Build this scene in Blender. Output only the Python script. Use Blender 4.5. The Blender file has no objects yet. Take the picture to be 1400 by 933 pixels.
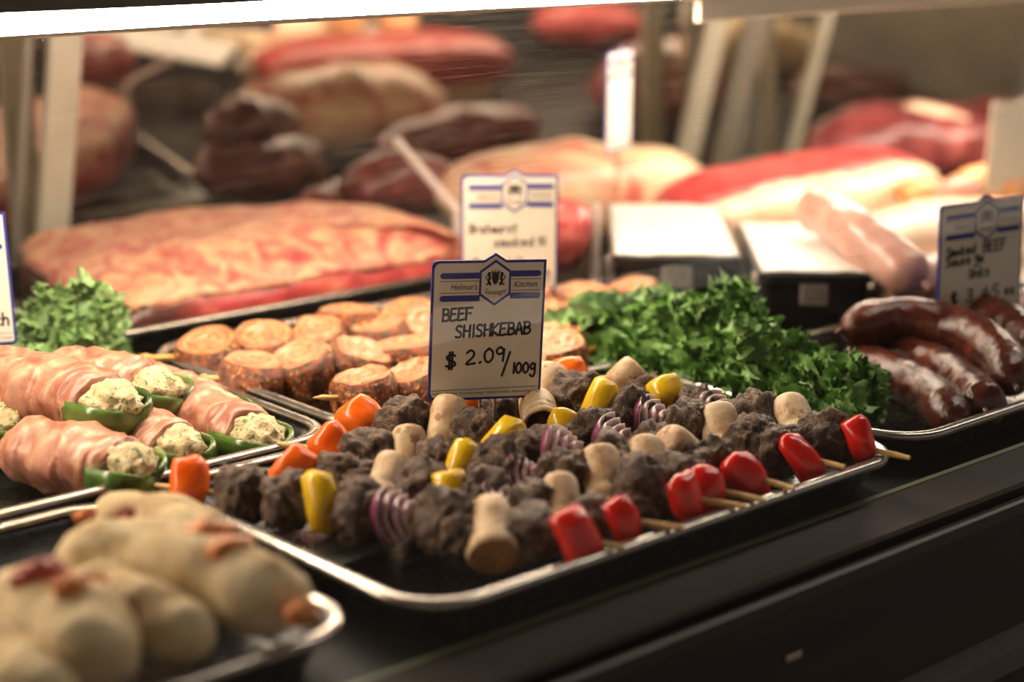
import bpy, math, random
import numpy as np
from mathutils import Vector, Matrix, noise as mnoise

random.seed(7)
scene = bpy.context.scene
COL = scene.collection

# ------------------------------------------------------------------ camera
W_PX, H_PX = 1400.0, 933.0
FPX = 2412.47
CAM = np.array([0.0, 0.0, 0.43])
FWD = np.array([0.64392352, 0.72430685, -0.24645909])
RGT = np.array([0.74736054, -0.66441871, 0.0])
UPV = np.cross(RGT, FWD)


def ray(px, py):
    return FWD + RGT * (px - 700.0) / FPX + UPV * (466.5 - py) / FPX


def A(px, py, z):
    """the point at height z that is seen at this place of the photograph"""
    d = ray(px, py)
    return CAM + d * ((z - CAM[2]) / d[2])


def PY(px, py, y):
    d = ray(px, py)
    return CAM + d * (y / d[1])


def PD(px, py, dep):
    return CAM + ray(px, py) * dep


cam_data = bpy.data.cameras.new('camera')
cam = bpy.data.objects.new('camera', cam_data)
COL.objects.link(cam)
cam.matrix_world = Matrix(((RGT[0], UPV[0], -FWD[0], CAM[0]), (RGT[1], UPV[1], -FWD[1], CAM[1]),
                           (RGT[2], UPV[2], -FWD[2], CAM[2]), (0, 0, 0, 1)))
cam_data.sensor_width = 36.0
cam_data.lens = FPX / W_PX * 36.0
cam_data.clip_start = 0.05
cam_data.dof.use_dof = True
cam_data.dof.focus_distance = 1.335
cam_data.dof.aperture_fstop = 2.5
cam_data.dof.aperture_blades = 0
scene.camera = cam


# ------------------------------------------------------------------ materials
def lin(c):
    if isinstance(c, str):
        c = c.lstrip('#')
        c = [int(c[i:i + 2], 16) / 255.0 for i in (0, 2, 4)]
    return tuple((v / 12.92 if v <= 0.04045 else ((v + 0.055) / 1.055) ** 2.4) for v in c) + (1.0,)


class NT:
    def __init__(self, name):
        self.m = bpy.data.materials.new(name)
        self.m.use_nodes = True
        self.t = self.m.node_tree
        self.t.nodes.clear()
        self.out = self.t.nodes.new('ShaderNodeOutputMaterial')

    def n(self, kind, **kw):
        nd = self.t.nodes.new(kind)
        for k, v in kw.items():
            if k in nd.inputs:
                nd.inputs[k].default_value = v
            else:
                setattr(nd, k, v)
        return nd

    def l(self, a, b):
        self.t.links.new(a, b)


def ramp(nt, fac, stops):
    r = nt.n('ShaderNodeValToRGB')
    els = r.color_ramp.elements
    while len(els) < len(stops):
        els.new(0.5)
    for e, (p, c) in zip(els, stops):
        e.position = p
        e.color = lin(c)
    nt.l(fac, r.inputs[0])
    return r.outputs[0]


def mix(nt, fac, a, b):
    m = nt.n('ShaderNodeMix', data_type='RGBA')
    for k, v in ((0, fac), (6, a), (7, b)):
        if hasattr(v, 'links'):
            nt.l(v, m.inputs[k])
        elif k == 0:
            m.inputs[0].default_value = v
        else:
            m.inputs[k].default_value = lin(v)
    return m.outputs[2]


def tex_noise(nt, vec, scale, detail=4.0, rough=0.55, dist=0.0):
    n = nt.n('ShaderNodeTexNoise')
    n.inputs['Scale'].default_value = scale
    n.inputs['Detail'].default_value = detail
    n.inputs['Roughness'].default_value = rough
    n.inputs['Distortion'].default_value = dist
    nt.l(vec, n.inputs['Vector'])
    return n.outputs[0]


def mottled(name, stops, scale=40, detail=4, dist=0.0, rough=0.5, spec=0.5, bump=0.0, bscale=200, sss=0.0,
            specks=(), stretch=None, coat=0.0, rough_var=0.0, bdist=0.002, metal=0.0):
    nt = NT(name)
    tc = nt.n('ShaderNodeTexCoord')
    vec = tc.outputs['Object']
    if stretch:
        mp = nt.n('ShaderNodeMapping')
        mp.inputs['Scale'].default_value = stretch
        nt.l(vec, mp.inputs['Vector'])
        vec = mp.outputs[0]
    fac = tex_noise(nt, vec, scale, detail, 0.55, dist)
    col = ramp(nt, fac, stops)
    for (scol, sscale, lo, hi) in specks:
        sn = tex_noise(nt, tc.outputs['Object'], sscale, 2.0)
        sf = ramp(nt, sn, [(lo, '#000000'), (hi, '#ffffff')])
        col = mix(nt, sf, col, scol)
    p = nt.n('ShaderNodeBsdfPrincipled')
    nt.l(col, p.inputs['Base Color'])
    p.inputs['Roughness'].default_value = rough
    p.inputs['Specular IOR Level'].default_value = spec
    p.inputs['Metallic'].default_value = metal
    if coat:
        p.inputs['Coat Weight'].default_value = coat
        p.inputs['Coat Roughness'].default_value = 0.15
    if sss:
        p.inputs['Subsurface Weight'].default_value = sss
        p.inputs['Subsurface Radius'].default_value = (0.006, 0.003, 0.002)
        p.inputs['Subsurface Scale'].default_value = 1.0
    if rough_var:
        rn = tex_noise(nt, tc.outputs['Object'], bscale * 0.4, 2.0)
        mr = nt.n('ShaderNodeMapRange')
        mr.inputs[3].default_value = rough - rough_var
        mr.inputs[4].default_value = rough + rough_var
        nt.l(rn, mr.inputs[0])
        nt.l(mr.outputs[0], p.inputs['Roughness'])
    if bump:
        bn = tex_noise(nt, vec if stretch else tc.outputs['Object'], bscale, 4.0, 0.6)
        b = nt.n('ShaderNodeBump')
        b.inputs['Strength'].default_value = bump
        b.inputs['Distance'].default_value = bdist
        nt.l(bn, b.inputs['Height'])
        nt.l(b.outputs[0], p.inputs['Normal'])
    nt.l(p.outputs[0], nt.out.inputs[0])
    return nt.m


def plain(name, c, rough=0.5, spec=0.5, metal=0.0, coat=0.0):
    nt = NT(name)
    p = nt.n('ShaderNodeBsdfPrincipled')
    p.inputs['Base Color'].default_value = lin(c)
    p.inputs['Roughness'].default_value = rough
    p.inputs['Specular IOR Level'].default_value = spec
    p.inputs['Metallic'].default_value = metal
    p.inputs['Coat Weight'].default_value = coat
    nt.l(p.outputs[0], nt.out.inputs[0])
    return nt.m


def emitter(name, c, strength):
    nt = NT(name)
    e = nt.n('ShaderNodeEmission')
    e.inputs[0].default_value = lin(c)
    e.inputs[1].default_value = strength
    nt.l(e.outputs[0], nt.out.inputs[0])
    return nt.m


MAT = {}
MAT['beef'] = mottled('browned_beef', [(0.28, '#33241a'), (0.45, '#553f31'), (0.58, '#735a47'), (0.76, '#a38c74')], scale=120, detail=7,
                      dist=0.9, rough=0.45, spec=0.42, bump=1.0, bscale=520, rough_var=0.14, bdist=0.0035)
MAT['red_pepper'] = mottled('red_pepper_skin', [(0.3, '#c9140e'), (0.7, '#e02a16')], scale=30, rough=0.22, spec=0.55, bump=0.15, bscale=120, sss=0.15)
MAT['red_flesh'] = mottled('red_pepper_flesh', [(0.3, '#d8341c'), (0.7, '#ee5a2c')], scale=60, rough=0.4, sss=0.2)
MAT['orange_pepper'] = mottled('orange_pepper_skin', [(0.3, '#f05f08'), (0.7, '#fb7d14')], scale=30, rough=0.22, spec=0.55, bump=0.15, bscale=120, sss=0.15)
MAT['orange_flesh'] = mottled('orange_pepper_flesh', [(0.3, '#f78a1c'), (0.7, '#fba436')], scale=60, rough=0.4, sss=0.2)
MAT['yellow_pepper'] = mottled('yellow_pepper_skin', [(0.3, '#e0b010'), (0.7, '#f2cc1e')], scale=30, rough=0.25, spec=0.5, bump=0.15, bscale=120, sss=0.15)
MAT['yellow_flesh'] = mottled('yellow_pepper_flesh', [(0.3, '#eccb3a'), (0.7, '#f5dd5e')], scale=60, rough=0.4, sss=0.2)
MAT['onion_skin'] = mottled('purple_onion_skin', [(0.3, '#6e2a4c'), (0.6, '#9a5275'), (0.8, '#c59aae')], scale=45, rough=0.3, stretch=(1, 1, 0.3))
MAT['onion_flesh'] = mottled('pale_onion_flesh', [(0.35, '#c8a8ac'), (0.55, '#e6d6cb'), (0.75, '#f1e6d8')], scale=70, rough=0.35, sss=0.2)
MAT['onion_layer'] = mottled('purple_tinged_onion_layer', [(0.35, '#a8718f'), (0.6, '#cfaeb4'), (0.8, '#e0cfc6')], scale=45, rough=0.35, sss=0.1)
MAT['mushroom'] = mottled('cream_mushroom_skin', [(0.28, '#8d6842'), (0.42, '#bd9a70'), (0.58, '#d6ba92'), (0.78, '#e4d0ae')], scale=55, detail=6, rough=0.5, bump=0.5, bscale=150,
                          specks=(('#8d5a33', 90, 0.62, 0.70),), sss=0.1)
MAT['gills'] = mottled('brown_mushroom_gills', [(0.3, '#2e1a10'), (0.7, '#6d4326')], scale=120, rough=0.7, bump=0.6, bscale=400)
MAT['cut_mushroom'] = mottled('cut_mushroom_face', [(0.3, '#9c6436'), (0.7, '#c99358')], scale=60, rough=0.55, bump=0.3, bscale=200)
MAT['stick'] = mottled('bamboo_stick', [(0.3, '#a37f45'), (0.7, '#d0ab68')], scale=80, rough=0.55, stretch=(1, 1, 0.2))
MAT['stick_light'] = mottled('pale_bamboo_stick', [(0.3, '#dba552'), (0.7, '#f3cf86')], scale=80, rough=0.5)
MAT['tray'] = mottled('black_tray_enamel', [(0.3, '#0c0b0b'), (0.7, '#171514')], scale=30, rough=0.28, spec=0.5, bump=0.05, bscale=200, rough_var=0.06)
MAT['rim'] = mottled('worn_tray_rim', [(0.3, '#99938b'), (0.7, '#b8b1a7')], scale=60, rough=0.24, spec=0.6, metal=0.85, rough_var=0.05, bscale=100)
MAT['herb'] = mottled('herb_and_spice_crust', [(0.28, '#3a2410'), (0.42, '#6e3014'), (0.56, '#a04c20'), (0.75, '#c47a3c')], scale=130, detail=4, rough=0.4,
                      bump=0.9, bscale=330, specks=(('#3c4a18', 230, 0.56, 0.62), ('#e8bf6e', 300, 0.62, 0.66)), bdist=0.003)
MAT['filling'] = mottled('herb_cream_filling', [(0.3, '#b09a6c'), (0.5, '#cdbb8e'), (0.7, '#ddd0ac')], scale=110, rough=0.55, bump=0.8, bscale=260,
                         specks=(('#5d7a32', 210, 0.60, 0.64), ('#c77a4a', 180, 0.66, 0.7)), bdist=0.003)
MAT['bacon'] = mottled('raw_bacon_wrap', [(0.28, '#84493a'), (0.44, '#a36a54'), (0.56, '#bb8a70'), (0.70, '#d8bc9c')], scale=36, detail=4, dist=1.2,
                       rough=0.34, spec=0.5, bump=0.3, bscale=90, sss=0.2)
MAT['green_pepper'] = mottled('green_pepper_shell', [(0.3, '#2b4218'), (0.55, '#53702c'), (0.8, '#94a55a')], scale=40, rough=0.25, spec=0.55)
MAT['bread'] = mottled('tan_breading', [(0.25, '#a98c64'), (0.45, '#c9b084'), (0.65, '#dac7a0'), (0.8, '#e6d8b6')], scale=34, detail=5, rough=0.7, spec=0.25,
                       bump=0.8, bscale=300, bdist=0.003)
MAT['cheese'] = mottled('melted_orange_cheese', [(0.3, '#b9601a'), (0.7, '#dd8a34')], scale=50, rough=0.4, sss=0.1)
MAT['ham_bit'] = mottled('dark_red_ham', [(0.3, '#7c1f16'), (0.7, '#b2452f')], scale=60, rough=0.4)
MAT['kale'] = mottled('curly_kale_green', [(0.25, '#4a7032'), (0.5, '#6c984a'), (0.75, '#9fc676')], scale=50, detail=4, rough=0.42, spec=0.4, bump=0.5, bscale=260, sss=0.0)
MAT['kale_pale'] = mottled('bright_kale_green', [(0.25, '#557a40'), (0.5, '#7a9f5e'), (0.75, '#a8c488')], scale=50, detail=4, rough=0.42, spec=0.4, bump=0.5, bscale=260)
MAT['kale_rib'] = mottled('pale_kale_rib', [(0.3, '#9dbb76'), (0.7, '#c2d79c')], scale=60, rough=0.4)
MAT['smoked'] = mottled('smoked_sausage_casing', [(0.25, '#24100a'), (0.45, '#431c12'), (0.62, '#5f2d1e'), (0.8, '#7c4632')], scale=26, detail=5, dist=0.5,
                        rough=0.23, spec=0.45, bump=0.6, bscale=110, rough_var=0.1, stretch=(1.6, 1.6, 0.5))
MAT['fat'] = mottled('peach_fat_cap', [(0.31, '#b04448'), (0.41, '#cc7064'), (0.49, '#da967a'), (0.62, '#e6b88e')], scale=26, detail=7, dist=1.5, rough=0.33, spec=0.5,
                     bump=0.8, bscale=60, sss=0.15, bdist=0.006)
MAT['lean'] = mottled('raw_red_lean', [(0.3, '#80262a'), (0.48, '#ac4846'), (0.62, '#c4685e'), (0.8, '#e0a894')], scale=22, detail=5, dist=1.3, rough=0.3, spec=0.5,
                      bump=0.4, bscale=70, sss=0.15)
MAT['lean_dark'] = mottled('dark_aged_lean', [(0.3, '#3a1512'), (0.5, '#632826'), (0.7, '#8a4640')], scale=24, detail=5, dist=0.8, rough=0.3, bump=0.5, bscale=80)
MAT['roast'] = mottled('dark_red_roast', [(0.3, '#542326'), (0.5, '#7d3638'), (0.66, '#a05450'), (0.8, '#c08a7c')], scale=11, detail=5, dist=1.0, rough=0.3, bump=0.4, bscale=60)
MAT['red_meat'] = mottled('bright_red_beef', [(0.3, '#ac3034'), (0.6, '#c4504c'), (0.8, '#d67a70')], scale=18, detail=4, dist=0.7, rough=0.35, bump=0.3, bscale=60)
MAT['white_fat'] = mottled('cream_white_fat', [(0.3, '#e8b99c'), (0.5, '#f3d8b8'), (0.7, '#f8e8cc')], scale=14, detail=4, dist=0.8, rough=0.35, bump=0.3, bscale=50, sss=0.15)
MAT['pork'] = mottled('pork_with_fat', [(0.26, '#a83c38'), (0.35, '#c86658'), (0.43, '#e6ae90'), (0.52, '#eccfa8'), (0.8, '#f0dcba')], scale=7, detail=3, dist=0.9, rough=0.32,
                      bump=0.3, bscale=40, sss=0.15)
MAT['pale_sausage'] = mottled('pale_fresh_sausage', [(0.3, '#c08a78'), (0.6, '#d8a896'), (0.8, '#e6c2b2')], scale=30, rough=0.3, bump=0.2, bscale=80, sss=0.15)
MAT['peach'] = mottled('seasoned_peach_chicken', [(0.3, '#d88044'), (0.5, '#eaa66a'), (0.72, '#f4cf9c')], scale=30, dist=0.5, rough=0.35, bump=0.4, bscale=90, sss=0.1)
MAT['card'] = mottled('cream_price_card', [(0.3, '#e2dac9'), (0.7, '#ece5d5')], scale=20, rough=0.38, spec=0.45, bump=0.06, bscale=30)
MAT['blue'] = plain('blue_print', '#26318c', 0.4)
MAT['tan_print'] = plain('tan_print', '#a5926b', 0.5)
MAT['ink'] = plain('black_marker_ink', '#120e10', 0.5)
MAT['clear_stem'] = plain('pale_plastic_stem', '#8d8474', 0.25)
MAT['white_paper'] = mottled('white_paper', [(0.3, '#eeeae2'), (0.7, '#f8f5ef')], scale=30, rough=0.35, spec=0.5)
MAT['black_box'] = mottled('black_plastic_bin', [(0.3, '#0e0d0d'), (0.7, '#1a1817')], scale=40, rough=0.4, bump=0.1, bscale=300)
MAT['label'] = mottled('grey_label', [(0.3, '#6a625a'), (0.7, '#7d746b')], scale=60, rough=0.5)
MAT['label_edge'] = plain('pale_label_edge', '#968c80', 0.5)
MAT['deck'] = mottled('black_case_deck', [(0.35, '#0c0d0c'), (0.6, '#181917'), (0.8, '#3a3c36')], scale=140, detail=6, rough=0.5, spec=0.25, bump=0.5, bscale=300)
MAT['rail'] = mottled('brown_steel_rail', [(0.3, '#332b27'), (0.7, '#40362f')], scale=10, rough=0.62, metal=0.3, stretch=(0.3, 4, 4), bump=0.05, bscale=60)
MAT['rail_edge'] = plain('olive_rail_seal', '#767c60', 0.5)
MAT['rail_dark'] = mottled('dark_brown_panel', [(0.3, '#2e2623'), (0.7, '#3b302b')], scale=8, rough=0.5, stretch=(0.3, 4, 4))
MAT['alu'] = mottled('cream_aluminium_stile', [(0.3, '#a9a391'), (0.7, '#bdb7a4')], scale=10, rough=0.4, metal=0.2)
MAT['alu_grey'] = mottled('grey_aluminium_stile', [(0.3, '#6f6a60'), (0.7, '#857f74')], scale=10, rough=0.4, metal=0.3)
MAT['canopy'] = mottled('dark_canopy', [(0.3, '#2c2823'), (0.7, '#3a352e')], scale=12, rough=0.5)
MAT['housing'] = mottled('cream_lamp_housing', [(0.3, '#eee5d0'), (0.7, '#f6eedb')], scale=12, rough=0.45)
MAT['tube'] = emitter('lit_fluorescent_tube', '#ffe9cf', 95.0)
MAT['added_light'] = emitter('added_light_diffuser', '#fff0e0', 15.0)
MAT['wall'] = mottled('dim_shop_wall', [(0.3, '#5d554b'), (0.7, '#6b6257')], scale=3, rough=0.8)
MAT['floor'] = mottled('dim_shop_floor', [(0.3, '#3d3833'), (0.7, '#4b453f')], scale=6, rough=0.6)
MAT['liner'] = mottled('pale_platter', [(0.3, '#e6ddcf'), (0.7, '#f1eadf')], scale=20, rough=0.35)
MAT['plastic_edge'] = plain('frosted_plastic_edge', '#d9c9be', 0.3)
MAT['sticker'] = plain('pale_sticker', '#b9a692', 0.5)


def mirror_material():
    nt = NT('mirrored_door_glass')
    g = nt.n('ShaderNodeBsdfGlossy')
    g.inputs['Color'].default_value = (0.62, 0.57, 0.5, 1)
    g.inputs['Roughness'].default_value = 0.03
    d = nt.n('ShaderNodeBsdfDiffuse')
    d.inputs['Color'].default_value = (0.10, 0.09, 0.075, 1)
    tc = nt.n('ShaderNodeTexCoord')
    nz = tex_noise(nt, tc.outputs['Object'], 3.0, 3.0)
    mr = nt.n('ShaderNodeMapRange')
    mr.inputs[3].default_value = 0.04
    mr.inputs[4].default_value = 0.16
    nt.l(nz, mr.inputs[0])
    m = nt.n('ShaderNodeMixShader')
    nt.l(mr.outputs[0], m.inputs[0])
    nt.l(g.outputs[0], m.inputs[1])
    nt.l(d.outputs[0], m.inputs[2])
    nt.l(m.outputs[0], nt.out.inputs[0])
    return nt.m


MAT['mirror'] = mirror_material()


def glass_material(name, base, streak, gl=0.004, scale=(3, 60, 60)):
    """thin pane: mostly clear, a little gloss, fine scratches that catch the light"""
    nt = NT(name)
    tc = nt.n('ShaderNodeTexCoord')
    facs = []
    for (rot, sc, th) in ((0.15, 5.0, 0.54), (-0.5, 6.0, 0.57), (0.9, 5.0, 0.58)):
        mp = nt.n('ShaderNodeMapping')
        mp.inputs['Rotation'].default_value = (0.0, 0.0, rot)
        mp.inputs['Scale'].default_value = (2.0, 90.0, 1.0)
        nt.l(tc.outputs['UV'], mp.inputs['Vector'])
        v = tex_noise(nt, mp.outputs[0], sc, 3.0, 0.7, 0.4)
        r = ramp(nt, v, [(th, '#000000'), (th + 0.1, '#ffffff')])
        facs.append(r)
    s = facs[0]
    for f in facs[1:]:
        mm = nt.n('ShaderNodeMix', data_type='RGBA', blend_type='LIGHTEN')
        mm.inputs[0].default_value = 1.0
        nt.l(s, mm.inputs[6])
        nt.l(f, mm.inputs[7])
        s = mm.outputs[2]
    big = tex_noise(nt, tc.outputs['Object'], 4.0, 3.0)
    bigr = nt.n('ShaderNodeMapRange')
    bigr.inputs[1].default_value = 0.35
    bigr.inputs[2].default_value = 0.7
    nt.l(big, bigr.inputs[0])
    sepu = nt.n('ShaderNodeSeparateXYZ')
    nt.l(tc.outputs['UV'], sepu.inputs[0])
    zone = nt.n('ShaderNodeMapRange')
    zone.inputs[1].default_value = 0.20
    zone.inputs[2].default_value = 0.36
    nt.l(sepu.outputs[1], zone.inputs[0])
    zm = nt.n('ShaderNodeMath', operation='MULTIPLY')
    nt.l(zone.outputs[0], zm.inputs[0])
    nt.l(bigr.outputs[0], zm.inputs[1])
    mul = nt.n('ShaderNodeMath', operation='MULTIPLY')
    nt.l(s, mul.inputs[0])
    nt.l(zm.outputs[0], mul.inputs[1])
    ma = nt.n('ShaderNodeMath', operation='MULTIPLY_ADD')
    nt.l(mul.outputs[0], ma.inputs[0])
    ma.inputs[1].default_value = streak
    ma.inputs[2].default_value = base
    tr = nt.n('ShaderNodeBsdfTransparent')
    go = nt.n('ShaderNodeBsdfGlossy')
    go.inputs['Roughness'].default_value = 0.02
    m1 = nt.n('ShaderNodeMixShader')
    m1.inputs[0].default_value = gl
    nt.l(tr.outputs[0], m1.inputs[1])
    nt.l(go.outputs[0], m1.inputs[2])
    tl = nt.n('ShaderNodeBsdfTranslucent')
    tl.inputs['Color'].default_value = (0.9, 0.88, 0.84, 1)
    m2 = nt.n('ShaderNodeMixShader')
    nt.l(ma.outputs[0], m2.inputs[0])
    nt.l(m1.outputs[0], m2.inputs[1])
    nt.l(tl.outputs[0], m2.inputs[2])
    nt.l(m2.outputs[0], nt.out.inputs[0])
    return nt.m


MAT['pane'] = glass_material('scratched_front_glass', 0.0045, 0.16)
MAT['acrylic'] = glass_material('clear_acrylic', 0.03, 0.05, gl=0.06)


def slab_material():
    nt = NT('slab_lean_and_aged_end')
    tc = nt.n('ShaderNodeTexCoord')
    f1 = tex_noise(nt, tc.outputs['Object'], 24, 5, .55, 1.2)
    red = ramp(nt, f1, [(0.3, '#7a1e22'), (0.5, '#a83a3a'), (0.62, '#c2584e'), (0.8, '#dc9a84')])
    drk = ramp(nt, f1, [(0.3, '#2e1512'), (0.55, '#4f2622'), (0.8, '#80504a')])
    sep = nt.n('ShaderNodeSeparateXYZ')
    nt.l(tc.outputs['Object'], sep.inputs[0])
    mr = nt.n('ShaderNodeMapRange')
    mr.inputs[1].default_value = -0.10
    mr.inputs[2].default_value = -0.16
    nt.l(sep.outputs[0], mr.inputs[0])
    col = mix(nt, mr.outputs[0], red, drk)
    p = nt.n('ShaderNodeBsdfPrincipled')
    nt.l(col, p.inputs['Base Color'])
    p.inputs['Roughness'].default_value = .3
    b = nt.n('ShaderNodeBump')
    b.inputs['Strength'].default_value = .4
    b.inputs['Distance'].default_value = .003
    nt.l(tex_noise(nt, tc.outputs['Object'], 80, 4), b.inputs['Height'])
    nt.l(b.outputs[0], p.inputs['Normal'])
    nt.l(p.outputs[0], nt.out.inputs[0])
    return nt.m


MAT['slab_body'] = slab_material()


def spiral_material():
    nt = NT('pinwheel_meat_face')
    tc = nt.n('ShaderNodeTexCoord')
    nz = nt.n('ShaderNodeTexNoise')
    nz.inputs['Scale'].default_value = 60
    nt.l(tc.outputs['UV'], nz.inputs['Vector'])
    nz.inputs['Scale'].default_value = 5
    sep = nt.n('ShaderNodeSeparateXYZ')
    nt.l(tc.outputs['UV'], sep.inputs[0])

    def math1(op, a, b=None):
        m = nt.n('ShaderNodeMath', operation=op)
        for i, v in enumerate((a, b)):
            if v is None:
                continue
            if hasattr(v, 'links'):
                nt.l(v, m.inputs[i])
            else:
                m.inputs[i].default_value = v
        return m.outputs[0]
    x = math1('SUBTRACT', sep.outputs[0], 0.5)
    y = math1('SUBTRACT', sep.outputs[1], 0.5)
    r = math1('SQRT', math1('ADD', math1('MULTIPLY', x, x), math1('MULTIPLY', y, y)))
    th = math1('DIVIDE', math1('ARCTAN2', y, x), 2 * math.pi)
    wob = math1('MULTIPLY', math1('SUBTRACT', nz.outputs[0], 0.5), 1.3)
    ph = math1('ADD', math1('SUBTRACT', math1('MULTIPLY', r, 6.2), th), wob)
    fr = math1('FRACT', ph)
    col = ramp(nt, fr, [(0.0, '#7c4028'), (0.08, '#dca870'), (0.20, '#d89c68'), (0.34, '#b97654'), (0.7, '#a45c48'), (0.9, '#b9744c'), (1.0, '#7c4028')])
    n2 = tex_noise(nt, tc.outputs['Object'], 90, 4)
    col = mix(nt, ramp(nt, n2, [(0.35, '#000000'), (0.75, '#ffffff')]), col, '#d2956a')
    n3 = tex_noise(nt, tc.outputs['Object'], 240, 2)
    col = mix(nt, ramp(nt, n3, [(0.64, '#000000'), (0.68, '#ffffff')]), col, '#4c5426')
    p = nt.n('ShaderNodeBsdfPrincipled')
    nt.l(col, p.inputs['Base Color'])
    p.inputs['Roughness'].default_value = 0.35
    b = nt.n('ShaderNodeBump')
    b.inputs['Strength'].default_value = 0.7
    b.inputs['Distance'].default_value = 0.003
    nt.l(math1('ADD', fr, math1('MULTIPLY', n2, 0.6)), b.inputs['Height'])
    nt.l(b.outputs[0], p.inputs['Normal'])
    nt.l(p.outputs[0], nt.out.inputs[0])
    return nt.m


MAT['spiral'] = spiral_material()

# ------------------------------------------------------------------ mesh builders
ORG = {}


class MB:
    def __init__(self):
        self.v, self.f, self.mi, self.uv = [], [], [], None

    def add(self, verts, faces, mi=0):
        b = len(self.v)
        self.v.extend([tuple(float(c) for c in p) for p in verts])
        self.f.extend([tuple(b + i for i in f) for f in faces])
        self.mi.extend([mi] * len(faces) if isinstance(mi, int) else mi)
        return self

    def build(self, name, mats, parent=None, smooth=True, local=False, uvs=None, sharp=None):
        org = np.zeros(3)
        if parent is not None and not local:
            org = ORG.get(parent.name, np.zeros(3))
        me = bpy.data.meshes.new(name)
        me.from_pydata([(p[0] - org[0], p[1] - org[1], p[2] - org[2]) for p in self.v], [], self.f)
        if not isinstance(mats, (list, tuple)):
            mats = [mats]
        for m in mats:
            me.materials.append(MAT[m] if isinstance(m, str) else m)
        me.polygons.foreach_set('material_index', self.mi)
        me.polygons.foreach_set('use_smooth', [smooth] * len(self.f))
        if uvs is not None:
            lay = me.uv_layers.new(name='uv')
            for lp in me.loops:
                lay.data[lp.index].uv = uvs[lp.vertex_index]
        me.update()
        import bmesh
        bm = bmesh.new()
        bm.from_mesh(me)
        bmesh.ops.recalc_face_normals(bm, faces=bm.faces)
        bm.to_mesh(me)
        bm.free()
        if sharp:
            me.set_sharp_from_angle(angle=math.radians(sharp))
        o = bpy.data.objects.new(name, me)
        COL.objects.link(o)
        if parent is not None:
            o.parent = parent
        ORG[o.name] = org
        return o


def tag(o, label, cat, group=None, kind=None):
    o['label'] = label
    o['category'] = cat
    if group:
        o['group'] = group
    if kind:
        o['kind'] = kind
    return o


def thing(name, label, cat, loc=(0, 0, 0), group=None, kind=None):
    o = bpy.data.objects.new(name, None)
    o.empty_display_size = 0.02
    COL.objects.link(o)
    o.location = tuple(float(v) for v in loc)
    ORG[o.name] = np.array(loc, float)
    return tag(o, label, cat, group, kind)


def V(*a):
    return np.array(a, float)


def unit(v):
    v = np.asarray(v, float)
    return v / max(1e-12, np.linalg.norm(v))


def basis(axis, hint=(0, 0, 1)):
    """columns: side, up, axis"""
    w = unit(axis)
    u = np.cross(hint, w)
    if np.linalg.norm(u) < 1e-6:
        u = np.cross((1, 0, 0), w)
    u = unit(u)
    v = np.cross(w, u)
    return np.column_stack([u, v, w])


def nz3(p, s):
    return mnoise.noise(Vector((p[0] + s * 3.17, p[1] - s * 1.71, p[2] + s * 2.3)))


def fbm(p, f, s, octv=3):
    a, t = 1.0, 0.0
    for i in range(octv):
        t += a * nz3((p[0] * f, p[1] * f, p[2] * f), s + i * 7)
        f *= 2.1
        a *= 0.5
    return t


def box(c, s, rot=None):
    c, h = np.asarray(c, float), np.asarray(s, float) / 2
    vs = []
    for i in (-1, 1):
        for j in (-1, 1):
            for k in (-1, 1):
                p = V(i * h[0], j * h[1], k * h[2])
                vs.append(c + (rot @ p if rot is not None else p))
    return vs, [(0, 1, 3, 2), (4, 6, 7, 5), (0, 4, 5, 1), (2, 3, 7, 6), (0, 2, 6, 4), (1, 5, 7, 3)]


def bevel_box(c, s, b, rot=None):
    """box with chamfered vertical and horizontal edges (loops of an octagon)"""
    c = np.asarray(c, float)
    hx, hy, hz = (v / 2 for v in s)
    vs, fs = [], []
    loops = [(-hz, b), (-hz + b, 0), (hz - b, 0), (hz, b)]
    for z, ins in loops:
        x, y = hx - ins, hy - ins
        k = b
        ring = [(x - k, -y), (x, -y + k), (x, y - k), (x - k, y), (-x + k, y), (-x, y - k), (-x, -y + k), (-x + k, -y)]
        for q in ring:
            p = V(q[0], q[1], z)
            vs.append(c + (rot @ p if rot is not None else p))
    for i in range(3):
        for j in range(8):
            fs.append((i * 8 + j, i * 8 + (j + 1) % 8, (i + 1) * 8 + (j + 1) % 8, (i + 1) * 8 + j))
    fs.append(tuple(range(7, -1, -1)))
    fs.append(tuple(range(24, 32)))
    return vs, fs


def catmull(pts, n, closed=False):
    P = [np.asarray(p, float) for p in pts]
    m = len(P)
    if m == 2 and not closed:
        return [P[0] + (P[1] - P[0]) * t for t in np.linspace(0, 1, n)]
    out = []
    segs = m if closed else m - 1
    for i in range(n):
        t = (i / n if closed else i / (n - 1)) * segs
        k = min(int(t), segs - 1)
        u = t - k
        if closed:
            a, b, c, d = P[(k - 1) % m], P[k % m], P[(k + 1) % m], P[(k + 2) % m]
        else:
            b, c = P[k], P[k + 1]
            a = P[k - 1] if k > 0 else 2 * b - c
            d = P[k + 2] if k + 2 < m else 2 * c - b
        out.append(0.5 * ((2 * b) + (-a + c) * u + (2 * a - 5 * b + 4 * c - d) * u * u + (-a + 3 * b - 3 * c + d) * u ** 3))
    return out


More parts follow.
